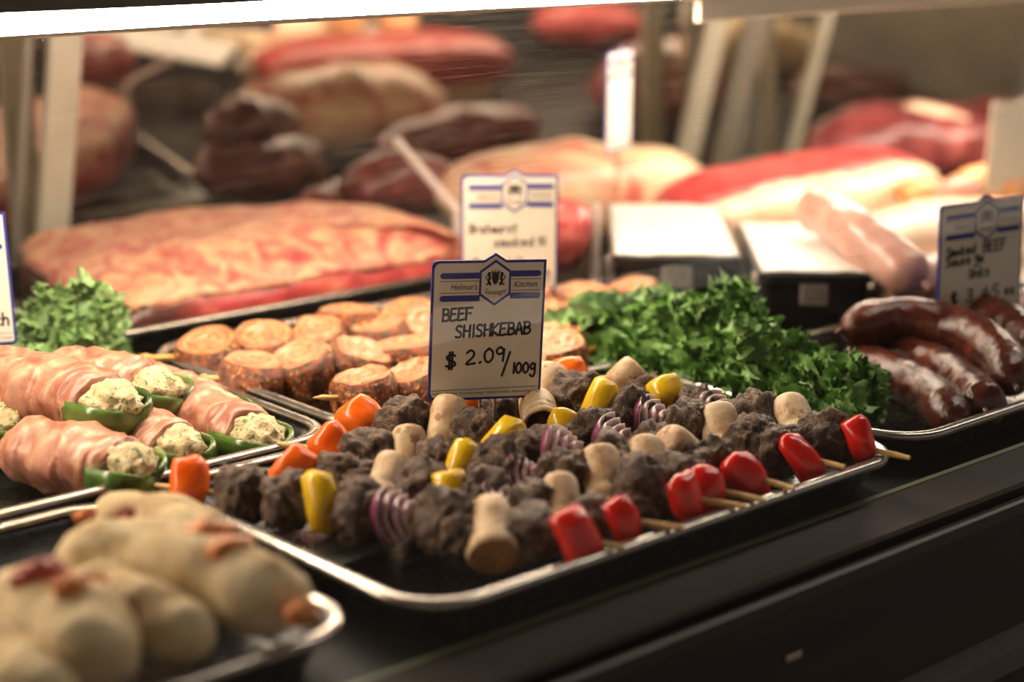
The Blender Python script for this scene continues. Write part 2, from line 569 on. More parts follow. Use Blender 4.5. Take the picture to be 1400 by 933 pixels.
def sweep(pts, rad, n=24, seg=16, amp=0.0, freq=40.0, seed=0, flat=1.0, hint=(0, 0, 1), smoothpath=True):
    """tube along a path; rad is a number or a function of t (0..1)"""
    path = catmull(pts, n) if smoothpath else [np.asarray(p, float) for p in pts]
    n = len(path)
    vs, fs = [], []
    for i, p in enumerate(path):
        t = i / (n - 1)
        tan = path[min(i + 1, n - 1)] - path[max(i - 1, 0)]
        B = basis(tan, hint)
        r = rad(t) if callable(rad) else rad
        for j in range(seg):
            a = 2 * math.pi * j / seg
            d = B[:, 0] * math.cos(a) + B[:, 1] * math.sin(a) * flat
            q = p + d * r
            if amp:
                q = q + d * amp * fbm(q, freq, seed) * min(1.0, r / (0.3 * 0.02) if r < 0.006 else 1.0)
            vs.append(q)
    for i in range(n - 1):
        for j in range(seg):
            fs.append((i * seg + j, i * seg + (j + 1) % seg, (i + 1) * seg + (j + 1) % seg, (i + 1) * seg + j))
    fs.append(tuple(range(seg - 1, -1, -1)))
    fs.append(tuple((n - 1) * seg + j for j in range(seg)))
    return vs, fs


def capsule_r(R, endlen, taper=0.0):
    """radius profile with round ends; endlen is the share of length used by each round end"""
    def f(t):
        e = min(t, 1 - t) / endlen
        k = math.sqrt(max(0.0, 1 - (1 - min(e, 1.0)) ** 2))
        return max(R * k * (1 + taper * (t - 0.5)), R * 0.04)
    return f


_ICO = {}


def ico(sub):
    if sub not in _ICO:
        import bmesh
        bm = bmesh.new()
        bmesh.ops.create_icosphere(bm, subdivisions=sub, radius=1.0)
        bm.verts.ensure_lookup_table()
        _ICO[sub] = ([np.array(v.co) for v in bm.verts], [tuple(v.index for v in f.verts) for f in bm.faces])
        bm.free()
    return _ICO[sub]


def blob(c, r, rot=None, amp=0.15, freq=1.6, seed=0, sub=4, square=1.0, octv=3):
    """noisy ellipsoid; square > 1 makes it blockier"""
    vs0, fs = ico(sub)
    r = np.asarray(r, float) * np.ones(3)
    out = []
    for v in vs0:
        p = v
        if square != 1.0:
            p = np.sign(v) * np.abs(v) ** (1.0 / square)
            p = p / (np.sum(np.abs(v) ** (2 * 1.0)) ** 0.5)
        d = 1 + amp * fbm(v, freq, seed, octv)
        q = p * r * d
        out.append(np.asarray(c) + (rot @ q if rot is not None else q))
    return out, fs


def plate(w, h, t, bow, bowv, frame, c, seed=0, n=12, rag=0.06, twist=0.0):
    """curved piece of pepper or onion: front skin (slot 0) and inner side with edge (slot 1)"""
    vs, fs, mi = [], [], []
    rng = random.Random(seed)
    ph = rng.random() * 9
    for side in (0, 1):
        for i in range(n + 1):
            for j in range(n + 1):
                u, v = 2 * i / n - 1, 2 * j / n - 1
                # squircle map
                x = u * math.sqrt(1 - 0.32 * v * v)
                y = v * math.sqrt(1 - 0.32 * u * u)
                k = 1 + rag * nz3((x * 1.3 + ph, y * 1.3, 0), seed)
                e = max(abs(u), abs(v))
                th = t * math.sqrt(max(0.0, 1 - e ** 5)) * 0.5 + t * 0.08
                z = bow * (1 - x * x) + bowv * (1 - y * y) + twist * x * y + t * 0.3 * nz3((x * 1.5, y * 1.5, ph), seed + 3)
                # x/y stay, normal is close to local z
                nx = -2 * bow * x / (w / 2) * -1
                ny = -2 * bowv * y / (h / 2) * -1
                nrm = unit((nx, ny, 1.0))
                s = 1 if side == 0 else -1
                p = V(x * w / 2 * k, y * h / 2 * k, z) + nrm * th * s
                vs.append(np.asarray(c) + frame @ p)
    N = n + 1
    for side in (0, 1):
        b = side * N * N
        for i in range(n):
            for j in range(n):
                q = (b + i * N + j, b + (i + 1) * N + j, b + (i + 1) * N + j + 1, b + i * N + j + 1)
                fs.append(q if side == 0 else q[::-1])
                mi.append(0 if side == 0 else 1)
    ring = [(i, 0) for i in range(n)] + [(n, j) for j in range(n)] + [(i, n) for i in range(n, 0, -1)] + [(0, j) for j in range(n, 0, -1)]
    for k in range(len(ring)):
        a, b2 = ring[k], ring[(k + 1) % len(ring)]
        fs.append((a[0] * N + a[1], N * N + a[0] * N + a[1], N * N + b2[0] * N + b2[1], b2[0] * N + b2[1]))
        mi.append(1)
    return vs, fs, mi


def loaf(outline, ctr, z0, rings=26, ns=110, amp=0.004, freq=18.0, seed=0, edge=6.0, closed_bottom=True):
    """slab with a free outline (points with their own top height) rounding over to vertical sides down to z0"""
    o = catmull(outline, ns, closed=True)
    ctr = np.asarray(ctr, float)
    vs, fs = [ctr + V(0, 0, amp * fbm(ctr, freq, seed))], []
    side = 8
    for k in range(1, rings + 1):
        s = k / rings
        for p in o:
            q = ctr + (p - ctr) * s
            q[2] = ctr[2] + (p[2] - ctr[2]) * s ** 2.4
            drop = (1 - (1 - s ** edge) ** 0.5) if s < 1 else 1.0
            q = q.copy()
            hgt = q[2] - z0
            q[2] = z0 + hgt * (1 - 0.35 * drop)
            q[2] += amp * fbm(q, freq, seed)
            vs.append(q)
    for k in range(1, side + 1):
        s = k / side
        for p in o:
            hgt = (p[2] - z0) * 0.65
            out = unit((p - ctr) * V(1, 1, 0))
            q = V(p[0], p[1], z0 + hgt * (1 - s)) + out * (0.10 * hgt * math.sin(math.pi * s) - 0.004 * s)
            q += out * amp * 1.2 * fbm(q, freq * 1.5, seed + 2)
            vs.append(q)
    tot = rings + side
    for j in range(ns):
        fs.append((0, 1 + j, 1 + (j + 1) % ns))
    for k in range(tot - 1):
        for j in range(ns):
            a, b = 1 + k * ns, 1 + (k + 1) * ns
            fs.append((a + j, b + j, b + (j + 1) % ns, a + (j + 1) % ns))
    fs.append(tuple(1 + (tot - 1) * ns + j for j in range(ns)))
    return vs, fs


def rrect(x0, x1, y0, y1, r, ins, n=10):
    """rounded rectangle inset by ins"""
    x0, x1, y0, y1 = x0 + ins, x1 - ins, y0 + ins, y1 - ins
    r = max(r - ins, 0.004)
    pts = []
    for cx, cy, a0 in ((x1 - r, y0 + r, -90), (x1 - r, y1 - r, 0), (x0 + r, y1 - r, 90), (x0 + r, y0 + r, 180)):
        for i in range(n + 1):
            a = math.radians(a0 + 90 * i / n)
            pts.append((cx + r * math.cos(a), cy + r * math.sin(a)))
    return pts


def loops_mesh(loops, cap_first=True, cap_last=True):
    vs, fs = [], []
    m = len(loops[0])
    for lp in loops:
        vs.extend(lp)
    for i in range(len(loops) - 1):
        for j in range(m):
            fs.append((i * m + j, i * m + (j + 1) % m, (i + 1) * m + (j + 1) % m, (i + 1) * m + j))
    if cap_first:
        fs.append(tuple(range(m - 1, -1, -1)))
    if cap_last:
        fs.append(tuple((len(loops) - 1) * m + j for j in range(m)))
    return vs, fs


def make_tray(name, label, x0, x1, y0, y1, z=0.03, r=0.045, group='black trays set out on the case deck', base=0.002):
    t = thing(name, label, 'tray', ((x0 + x1) / 2, (y0 + y1) / 2, base), group)
    prof = [(0.026, base), (0.022, base + 0.0005), (0.0075, z - 0.004), (0.0035, z - 0.0015), (0.008, z - 0.002), (0.0105, z - 0.005), (0.025, base + 0.0055), (0.03, base + 0.0035)]
    loops = [[(px, py, zz) for px, py in rrect(x0, x1, y0, y1, r, ins)] for ins, zz in prof]
    MB().add(*loops_mesh(loops)).build('pan', 'tray', t, sharp=50)
    # rolled rim
    m = MB()
    path = rrect(x0, x1, y0, y1, r, 0.0045)
    vs, fs = [], []
    RIMP = [(-.0046, -.0010), (-.0050, .0008), (-.0042, .0024), (-.0026, .00330), (0.0, .00355), (.0026, .00325), (.0042, .0022), (.0050, .0004), (.0044, -.0022), (.0034, -.0024), (.0030, -.0008)]
    K = len(RIMP)
    n = len(path)
    for i in range(n):
        p = np.array(path[i] + (z,))
        a = np.array(path[i - 1] + (z,))
        b = np.array(path[(i + 1) % n] + (z,))
        tan = unit(b - a)
        out = V(tan[1], -tan[0], 0)
        for (ro, rz) in RIMP:
            vs.append(p + out * ro + V(0, 0, rz))
    for i in range(n):
        for k in range(K):
            fs.append((i * K + k, i * K + (k + 1) % K, ((i + 1) % n) * K + (k + 1) % K, ((i + 1) % n) * K + k))
    m.add(vs, fs).build('rim', 'rim', t)
    return t


# ------------------------------------------------------------------ setting
def slab_box(name, c, s, mat, label, cat, b=0.002, kind='structure'):
    o = MB().add(*bevel_box(c, s, b)).build(name, mat, smooth=False)
    return tag(o, label, cat, kind=kind)


slab_box('floor', (1.0, 0.8, -0.875), (8, 8, 0.05), 'floor', 'dim shop floor below the display case', 'floor')
slab_box('wall_back', (1.0, 4.2, 0.5), (8, 0.08, 2.7), 'wall', 'dim shop wall behind the display case', 'wall')
slab_box('case_deck', (1.1, 1.34, -0.02), (3.6, 1.2, 0.04), 'deck', 'black speckled deck of the display case under the trays', 'case deck')
slab_box('wall_end', (2.93, 1.3, 0.18), (0.04, 1.2, 0.44), 'alu_grey', 'grey end wall at the far right of the display case', 'wall')

# front rail of the case: profile in y/z swept along x
def extrude_x(prof, x0, x1):
    n = len(prof)
    vs = [(x0, y, z) for y, z in prof] + [(x1, y, z) for y, z in prof]
    fs = [(i, (i + 1) % n, n + (i + 1) % n, n + i) for i in range(n)]
    fs += [tuple(range(n - 1, -1, -1)), tuple(range(n, 2 * n))]
    return vs, fs


X0, X1 = -0.7, 2.9
tag(MB().add(*extrude_x([(0.742, 0.0), (0.737, 0.003), (0.733, 0.0025), (0.733, -0.012), (0.742, -0.012)], X0, X1)).build('trim_1', 'rail_edge', smooth=False),
    'olive sealing strip along the front edge of the black deck', 'trim', kind='structure')
tag(MB().add(*extrude_x([(0.7325, 0.0015), (0.692, -0.003), (0.690, -0.006), (0.690, -0.04), (0.7325, -0.04)], X0, X1)).build('front_rail', 'rail', smooth=False),
    'brown metal sill in front of the black deck', 'rail', kind='structure')
tag(MB().add(*extrude_x([(0.690, -0.013), (0.674, -0.009), (0.670, -0.003), (0.667, -0.004), (0.666, -0.012), (0.664, -0.10), (0.655, -0.112), (0.650, -0.125), (0.650, -0.2), (0.690, -0.2)], X0, X1)).build('trim_2', 'rail_dark', smooth=False),
    'dark brown front panel below the metal sill', 'trim', kind='structure')
slab_box('wall_front', (1.1, 0.70, -0.53), (3.6, 0.06, 0.64), 'rail_dark', 'dark front of the display case under the panel', 'wall')

# small pale sticker on the dark front panel
sp = PY(1083, 897, 0.6655)
st = MB().add(*bevel_box((sp[0], 0.6640, sp[2]), (0.015, 0.0015, 0.0045), 0.0005)).build('sticker', 'sticker', smooth=False)
tag(st, 'tiny pale sticker on the dark brown front panel', 'sticker')

# sloping front glass
GT = PY(0, 52, 1.13)
GY1, GZ1 = 1.13, float(GT[2])
GP = [(1 - t) ** 2 * V(.688, -.002) + 2 * t * (1 - t) * V(.69, .19) + t * t * V(GY1, GZ1) for t in np.linspace(0, 1, 25)]
gl_v, gl_f, gl_uv, dist = [], [], [], 0.0
for i, p in enumerate(GP):
    if i:
        dist += float(np.linalg.norm(p - GP[i - 1]))
    for x in (X0, X1):
        gl_v.append((x, p[0], p[1]))
        gl_uv.append((x, dist))
for i in range(len(GP) - 1):
    gl_f.append((2 * i, 2 * i + 1, 2 * i + 3, 2 * i + 2))
go = MB().add(gl_v, gl_f).build('window_1', 'pane', uvs=gl_uv)
tag(go, 'curved scratched front glass of the display case', 'window', kind='structure')
# thin bright edge strip along the glass top
ev, ef = extrude_x([(GY1 - 0.001, GZ1), (GY1 + 0.003, GZ1 - 0.0015), (GY1 + 0.004, GZ1 + 0.001), (GY1 + 0.0, GZ1 + 0.002)], X0, X1)
tag(MB().add(ev, ef).build('trim_3', 'alu', smooth=False), 'thin silver edge along the top of the front glass', 'trim', kind='structure')

# lamp and canopy
TL = PY(0, 30, 1.20)
TR_ = PY(900, -8, 1.20)
tz = (TL[2] + TR_[2]) / 2 + 0.001
x_end = PY(938, 5, 1.20)[0]
lamp = thing('ceiling_light', 'lit white fluorescent strip light along the top of the case', 'light', (0.6, 1.2, tz))
MB().add(*sweep([(-0.62, 1.2, tz), (x_end, 1.2, tz)], 0.0085, n=24, seg=20)).build('tube', 'tube', lamp)
MB().add(*sweep([(x_end, 1.2, tz), (x_end + 0.018, 1.2, tz)], 0.0095, n=3, seg=18)).build('end_cap', 'housing', lamp, sharp=40)
hz = tz + 0.0
MB().add(*extrude_x([(1.24, tz + 0.012), (1.24, tz + 0.03), (1.19, tz + 0.03), (1.19, tz + 0.027), (1.236, tz + 0.027), (1.236, tz + 0.012)], X0, X1)).build('housing', 'housing', lamp, smooth=False)
lampb = thing('ceiling_light', 'second strip light hidden behind the cream lamp rail', 'light', (2.0, 1.30, tz))
MB().add(*sweep([(x_end + 0.16, 1.30, tz + 0.008), (2.85, 1.30, tz + 0.006)], 0.0085, n=24, seg=20)).build('tube', 'tube', lampb)
zb = (PY(960, 20, 1.20)[2] + PY(1390, 9, 1.20)[2]) / 2
lamp2 = thing('trim_4', 'cream lamp rail that carries on beyond the lit tube', 'trim', (1.8, 1.2, tz), kind='structure')
MB().add(*extrude_x([(1.20, zb + 0.0015), (1.2025, zb), (1.2075, zb), (1.2075, tz + 0.012), (1.20, tz + 0.012)], x_end + 0.021, X1)).build('rail_strip', 'housing', lamp2, smooth=False)
tag(MB().add(*extrude_x([(1.183, tz + 0.0085), (1.186, tz + 0.0085), (1.186, tz + 0.031), (1.86, tz + 0.031), (1.86, tz + 0.06), (1.183, tz + 0.06)], X0, X1)).build('case_canopy', 'canopy', smooth=False),
    'dark canopy over the lamp along the top of the case', 'canopy', kind='structure')

# shop ceiling, plus an added unseen light for tray rim highlight and fill
slab_box('ceiling', (1.0, 0.8, 1.93), (8, 8, 0.05), 'wall', 'pale shop ceiling above the display case', 'ceiling')
shop = thing('ceiling_light', 'long added ceiling light, out of view above the front of the case', 'light', (2.6, 0.72, 1.80))
MB().add(*bevel_box((2.6, 0.72, 1.865), (2.44, 0.26, 0.08), 0.006)).build('fitting', 'housing', shop, smooth=False)
MB().add(*bevel_box((2.6, 0.72, 1.818), (2.40, 0.22, 0.014), 0.005)).build('diffuser', 'added_light', shop, smooth=False)

# leaning mirrored back doors
AL = math.radians(7)
BY = 1.856
DV = V(0, -math.sin(AL), math.cos(AL))      # up along the leaning doors
DN = V(0, -math.cos(AL), -math.sin(AL))     # towards the front


def bp(x, s, off=0.0):
    return V(x, BY, 0.0) + DV * s + DN * off


def lean_box(x0, x1, s0, s1, o0, o1):
    c = [bp(x, s, o) for x in (x0, x1) for s in (s0, s1) for o in (o0, o1)]
    return c, [(0, 1, 3, 2), (4, 6, 7, 5), (0, 4, 5, 1), (2, 3, 7, 6), (0, 2, 6, 4), (1, 5, 7, 3)]


def on_door(px, py):
    d = ray(px, py)
    P0 = V(0, BY, 0)
    t = np.dot(P0 - CAM, DN) / np.dot(d, DN)
    return CAM + d * t


ST = 0.40
UA = math.radians(15)                        # the uprights lean a little more than the doors
UV_, UN = V(0, -math.sin(UA), math.cos(UA)), V(0, -math.cos(UA), -math.sin(UA))
UB = V(0, 1.838, 0)


def on_upright(px, py):
    d = ray(px, py)
    return CAM + d * (np.dot(UB - CAM, UN) / np.dot(d, UN))


def upright(name, label, x0, x1, mat, th=0.010, back=0.0):
    c = [V(x, 0, 0) + UB + UV_ * q + UN * (o - back) for x in (x0, x1) for q in (0.0, 0.37) for o in (0.0, th)]
    o = MB().add(c, [(0, 1, 3, 2), (4, 6, 7, 5), (0, 4, 5, 1), (2, 3, 7, 6), (0, 2, 6, 4), (1, 5, 7, 3)]).build(name, mat, smooth=False)
    tag(o, label, 'upright', kind='structure')


xs1 = on_upright(106, 69)[0]
xs2 = on_upright(951, 86)[0]
xs3 = on_upright(1076, 200)[0]
upright('trim_5', 'cream upright in front of the back doors, left of the beef slab', xs1 - 0.037, xs1, 'alu')
upright('trim_6', 'narrow grey upright close beside the cream one at the picture edge', xs1 - 0.066, xs1 - 0.056, 'alu_grey', .006)
upright('trim_7', 'pale upright above the black bins', xs2, xs2 + 0.042, 'alu')
upright('trim_8', 'grey upright just beside the pale one above the black bins', xs2 + 0.085, xs2 + 0.135, 'alu_grey')
upright('trim_9', 'thin cream upright beside the dark red roast', xs3, xs3 + 0.02, 'alu')
doors = [('door_1', X0, xs1 - 0.02, 0.0, 'mirrored sliding back door at the picture edge beside the cream upright'),
         ('door_2', xs1 - 0.018, xs2 + 0.02, -0.008, 'wide mirrored sliding back door behind the beef slab'),
         ('door_3', xs2 + 0.022, X1, 0.0, 'mirrored sliding back door behind the dark red roast')]
for nm, a, b, off, lab in doors:
    d = thing(nm, lab, 'door', bp((a + b) / 2, 0.0), kind='structure')
    MB().add(*lean_box(a, b, 0.0, ST, off - 0.006, off)).build('pane', 'mirror', d, smooth=False)
    MB().add(*lean_box(a, b, -0.004, 0.012, off + 0.0005, off + 0.004)).build('bottom_rail', 'alu_grey', d, smooth=False)

# ------------------------------------------------------------------ trays
make_tray('serving_tray', 'black tray of beef shish kebabs with orange and red pepper ends', 0.582, 1.043, 0.728, 1.034)
make_tray('serving_tray', 'black tray of tan breaded rolls in the near corner of the case', 0.095, 0.556, 0.742, 1.030)
make_tray('serving_tray', 'black tray of ham-wrapped stuffed green peppers', 0.295, 0.760, 1.046, 1.366)
make_tray('serving_tray', 'black tray of herb-crusted pork pinwheel skewers', 0.770, 1.232, 1.048, 1.372)
make_tray('serving_tray', 'black tray of dark smoked sausages with kale', 1.056, 1.54, 0.742, 1.012)
make_tray('serving_tray', 'black tray under the large raw beef slab', 0.752, 1.232, 1.432, 1.79)

# ------------------------------------------------------------------ beef kebabs
def mushroom(parent, c, d, R=0.016, L=0.03, seed=0, cut=False):
    """barrel-shaped cap whose open end points along d"""
    F = basis(d)
    prof = [(0.0, -0.50), (0.5, -0.497), (0.78, -0.475), (0.90, -0.42), (0.95, -0.32), (0.96, -0.18), (0.95, -0.02), (0.93, 0.08), (0.88, 0.12), (0.94, 0.16), (0.97, 0.24), (0.96, 0.29), (0.89, 0.315), (0.97, 0.35), (1.0, 0.41), (0.96, 0.47), (0.85, 0.475), (0.76, 0.43)]
    if cut:
        prof = [(0.0, -0.50), (0.35, -0.49), (0.66, -0.42), (0.80, -0.28), (0.86, -0.08), (0.90, 0.12), (1.0, 0.3), (1.05, 0.42), (1.02, 0.48), (0.96, 0.50)]
    n = 26
    vs, fs = [], []
    for i, (r, z) in enumerate(prof):
        for j in range(n):
            a = 2 * math.pi * j / n
            k = 1 + 0.06 * nz3((math.cos(a) * 1.3, math.sin(a) * 1.3, z * 3), seed)
            vs.append(np.asarray(c) + F @ V(math.cos(a) * r * R * k, math.sin(a) * r * R * k, z * L))
    for i in range(len(prof) - 1):
        for j in range(n):
            fs.append((i * n + j, i * n + (j + 1) % n, (i + 1) * n + (j + 1) % n, (i + 1) * n + j))
    m = MB().add(vs, fs).build('mushroom', 'mushroom', parent)
    vs, fs = [], []
    if cut:
        inner = [(0.965, 0.495), (0.75, 0.50), (0.4, 0.48), (0.12, 0.46)]
    else:
        inner = [(0.77, 0.42), (0.66, 0.25), (0.5, 0.12), (0.30, 0.10), (0.27, 0.36), (0.10, 0.38)]
    for i, (r, z) in enumerate(inner):
        for j in range(n):
            a = 2 * math.pi * j / n
            w = 1 + (0.03 * (1 if j % 2 else -1) if not cut else 0)
            k = 1 + 0.06 * nz3((math.cos(a) * 1.3, math.sin(a) * 1.3, z * 3), seed)
            vs.append(np.asarray(c) + F @ V(math.cos(a) * r * R * k * w, math.sin(a) * r * R * k * w, z * L))
    for i in range(len(inner) - 1):
        for j in range(n):
            fs.append((i * n + j, i * n + (j + 1) % n, (i + 1) * n + (j + 1) % n, (i + 1) * n + j))
    fs.append(tuple((len(inner) - 1) * n + j for j in range(n)))
    MB().add(vs, fs).build('cut_face' if cut else 'gills', 'cut_mushroom' if cut else 'gills', m)


SEED = [100]


def nseed():
    SEED[0] += 1
    return SEED[0]


def rot_about(axis, ang):
    return np.array(Matrix.Rotation(ang, 3, Vector(axis)))


def kebab(label, pL, pR, tipL, tipR, items, z=0.036):
    """items: (kind, px along the photograph, options)"""
    a, b = A(*pL, z), A(*pR, z)
    ax = unit(b - a)
    t = thing('beef_shish_kebab', label, 'kebab', tuple((a + b) / 2 * V(1, 1, 0) + V(0, 0, 0.006)), 'beef shish kebabs laid side by side in the black tray')
    ta = a - ax * tipL
    tb = b + ax * tipR
    MB().add(*sweep([ta, tb], lambda s: 0.0022 if 0.01 < s < 0.99 else 0.0017, n=30, seg=10)).build('skewer_stick', 'stick', t, sharp=60)
    side = unit(np.cross(ax, (0, 0, 1)))
    rng = random.Random(nseed())
    # pixel x -> parameter on the axis
    N = 200
    samples = [a + (b - a) * k / N for k in range(-20, N + 21)]

    def prx(P):
        v = P - CAM
        return 700 + FPX * np.dot(v, RGT) / np.dot(v, FWD)
    pxs = [prx(P) for P in samples]
    for it in items:
        kind, px = it[0], it[1]
        op = it[2] if len(it) > 2 else {}
        k = min(range(len(pxs)), key=lambda i: abs(pxs[i] - px))
        c = samples[k] + V(0, 0, op.get('dz', 0.0)) + side * op.get('ds', 0.0)
        sc = op.get('s', 1.0)
        if kind == 'beef':
            R = np.array([0.0195, 0.0180, 0.0172]) * sc * V(rng.uniform(.88, 1.12), rng.uniform(.9, 1.12), rng.uniform(.85, 1.1))
            R[2] *= op.get('len', 1.0)
            F = basis(ax) @ rot_about((0, 0, 1), rng.uniform(0, 6.28)) @ rot_about((1, 0, 0), rng.uniform(-0.4, 0.4))
            MB().add(*blob(c + V(0, 0, 0.001), R, F, amp=0.30, freq=1.7, seed=nseed(), sub=5, square=1.25, octv=7)).build('beef_chunk', 'beef', t)
        elif kind in ('red', 'orange', 'yellow'):
            w, h = op.get('w', 0.026) * {'yellow': 0.8, 'red': 0.82}.get(kind, 0.98), op.get('h', 0.034) * 1.05
            F = basis(ax) @ rot_about((0, 1, 0), -op.get('yaw', 0.6) * (0.8 if kind == 'red' else 1.0)) @ rot_about((1, 0, 0), op.get('tip', rng.uniform(-0.45, 0.0))) @ rot_about((0, 0, 1), op.get('roll', rng.uniform(-0.5, 0.5)))
            pv, pf, pm = plate(w * sc, h * sc, 0.0085 * sc, op.get('bow', 0.010), op.get('bowv', 0.008), F, c - ax * 0.006 + V(0, 0, op.get('up', -0.004 if kind == 'red' else 0.003)), seed=nseed(), rag=0.16, twist=rng.uniform(-.003, .003))
            MB().add(pv, pf, pm).build(kind + '_pepper_piece', [kind + '_pepper', kind + '_flesh'], t)
        elif kind == 'onion':
            F = basis(-ax) @ rot_about((0, 1, 0), op.get('yaw', 0.15) + rng.uniform(-.15, .15)) @ rot_about((1, 0, 0), 0.25) @ rot_about((0, 0, 1), rng.uniform(-0.4, 0.4))
            m = MB()
            for q in range(4):
                k = 1 - 0.16 * q
                pv, pf, pm = plate(0.034 * sc * k, 0.038 * sc * k, 0.0046, 0.011 * k, 0.010 * k, F, c + ax * (q * 0.0038 - 0.002) + V(0, 0, 0.003), seed=nseed(), rag=0.06)
                m.add(pv, pf, pm if q == 0 else [2 if x == 0 else 1 for x in pm])
            m.build('onion_wedge', ['onion_skin', 'onion_flesh', 'onion_layer'], t)
        elif kind == 'mush':
            d = op.get('d', V(-0.45, -0.55, -0.55))
            mushroom(t, c + V(0, 0, 0.003), unit(d), R=0.0130 * sc * op.get('fat', 1.0), L=0.046 * sc * op.get('len', 1.0), seed=nseed(), cut=op.get('cut', False))
    return t


kebab('nearest beef kebab, by the breaded rolls, with one long yellow pepper and large cut mushroom', (258, 670), (790, 741), 0.026, 0.030,
      [('orange', 258, dict(h=0.038, w=0.026, yaw=0.5)), ('beef', 330, dict(s=0.95)), ('beef', 392, dict(s=1.0)), ('yellow', 446, dict(h=0.042, w=0.024, yaw=0.9, roll=0.1)), ('beef', 498, dict(s=1.15)),
       ('onion', 557, dict(s=1.05)), ('beef', 607, dict(s=1.1)), ('beef', 640, dict(s=.8, ds=0.012, dz=-0.004)), ('mush', 676, dict(s=1.1, fat=1.15, cut=True, d=V(-0.55, -0.7, -0.42), ds=0.004)), ('beef', 728, dict(s=1.05)), ('red', 787, dict(h=0.040, w=0.034, yaw=0.6, up=0.001))])
kebab('second beef kebab from the breaded rolls, with broad orange pepper at its end', (412, 652), (848, 711), 0.044, 0.042,
      [('orange', 410, dict(h=0.030, w=0.042, yaw=0.95, roll=0.9)), ('beef', 462), ('beef', 490, dict(s=.8)), ('mush', 527, dict(d=V(-0.62, -0.45, -0.5))), ('beef', 578, dict(s=1.05)), ('yellow', 620, dict(h=0.030, w=0.028, yaw=0.9)),
       ('beef', 656), ('onion', 697, dict(s=.85)), ('beef', 733, dict(s=.95)), ('mush', 768, dict(d=V(-0.5, -0.6, -0.6))), ('beef', 806, dict(s=.9, dz=-0.006)), ('red', 846, dict(h=0.036, w=0.030, yaw=0.3))])
kebab('third beef kebab from the breaded rolls, with two peppers touching at its orange end', (462, 618), (932, 681), 0.050, 0.044,
      [('orange', 462, dict(h=0.032, w=0.030, yaw=0.8, roll=0.6)), ('beef', 512, dict(s=1.05, len=1.2)), ('mush', 560, dict(d=V(-0.4, -0.5, -0.7), s=1.0)), ('beef', 598, dict(s=.95)), ('yellow', 637, dict(h=0.036, w=0.026, yaw=0.95, roll=-0.5)),
       ('beef', 680, dict(s=1.05)), ('onion', 727, dict(s=.85)), ('beef', 772, dict(s=1.1)), ('mush', 824, dict(s=1.15, d=V(-0.45, -0.6, -0.65))), ('beef', 876, dict(s=1.15)), ('red', 931, dict(h=0.042, w=0.030, yaw=0.35))])
kebab('beef kebab with a long mushroom stem, lying just before the price card', (502, 577), (968, 669), 0.024, 0.042,
      [('orange', 502, dict(h=0.034, w=0.034, yaw=0.85, roll=0.8)), ('beef', 558, dict(s=1.2)), ('mush', 608, dict(s=1.25, fat=.9, d=V(-0.5, -0.35, -0.75))), ('beef', 650, dict(s=1.1)), ('yellow', 693, dict(h=0.044, w=0.026, yaw=0.95, roll=-0.7, bow=0.010)),
       ('beef', 738, dict(s=1.1)), ('onion', 784, dict(s=1.15, dz=0.004)), ('beef', 838, dict(s=1.1)), ('mush', 884, dict(s=1.15, d=V(-0.55, -0.55, -0.6))), ('beef', 926, dict(s=1.0)), ('red', 966, dict(h=0.036, w=0.034, yaw=0.75))])
kebab('beef kebab passing under the price card, with a dark-gilled mushroom', (645, 552), (1020, 651), 0.024, 0.040,
      [('orange', 643, dict(h=0.030, w=0.032, yaw=0.8, roll=0.5)), ('beef', 690, dict(s=1.0)), ('mush', 736, dict(s=1.0, fat=1.2, d=V(-0.55, -0.75, -0.15), dz=0.003)), ('yellow', 779, dict(h=0.022, w=0.028, yaw=0.9)), ('beef', 812, dict(s=1.0)), ('onion', 852, dict(s=1.0)),
       ('beef', 892, dict(s=1.0)), ('mush', 936, dict(s=1.05, d=V(0.55, -0.1, -0.5), fat=1.15)), ('beef', 974, dict(s=1.0)), ('red', 1020, dict(h=0.042, w=0.030, yaw=0.4, roll=0.5))])
kebab('beef kebab second from the kale, with a hooked yellow pepper strip', (700, 535), (1098, 626), 0.010, 0.034,
      [('orange', 702, dict(h=0.026, w=0.028, yaw=0.7)), ('mush', 748, dict(s=1.1, d=V(-0.4, -0.4, -0.6), fat=1.25)), ('beef', 786, dict(s=1.25)), ('yellow', 826, dict(h=0.044, w=0.026, yaw=0.95, roll=-0.4, bow=0.011)), ('beef', 866, dict(s=1.15)), ('onion', 906, dict(s=1.15)),
       ('beef', 944, dict(s=1.15)), ('mush', 986, dict(s=1.05, d=V(-0.4, -0.55, -0.6), fat=1.1)), ('beef', 1028, dict(s=1.05)), ('beef', 1064, dict(s=1.0)), ('red', 1098, dict(h=0.040, w=0.024, yaw=0.7, roll=0.5))])
kebab('beef kebab along the tray edge beside the kale, its stick poking out past the corner', (785, 525), (1173, 611), 0.010, 0.042,
      [('orange', 785, dict(h=0.028, w=0.032, yaw=0.9, up=0.008)), ('mush', 846, dict(s=1.0, d=V(-0.6, 0.3, -0.6), fat=1.15, dz=0.004)), ('beef', 880, dict(s=.95)), ('yellow', 917, dict(h=0.026, w=0.034, yaw=0.9, up=0.010)), ('beef', 952, dict(s=.95)), ('onion', 990, dict(s=.95)),
       ('beef', 1034, dict(s=1.15, len=1.35)), ('mush', 1088, dict(s=1.1, fat=1.1, d=V(-0.45, -0.75, -0.45), dz=0.003)), ('beef', 1132, dict(s=1.15)), ('red', 1170, dict(h=0.032, w=0.022, yaw=0.45, up=0.004))])

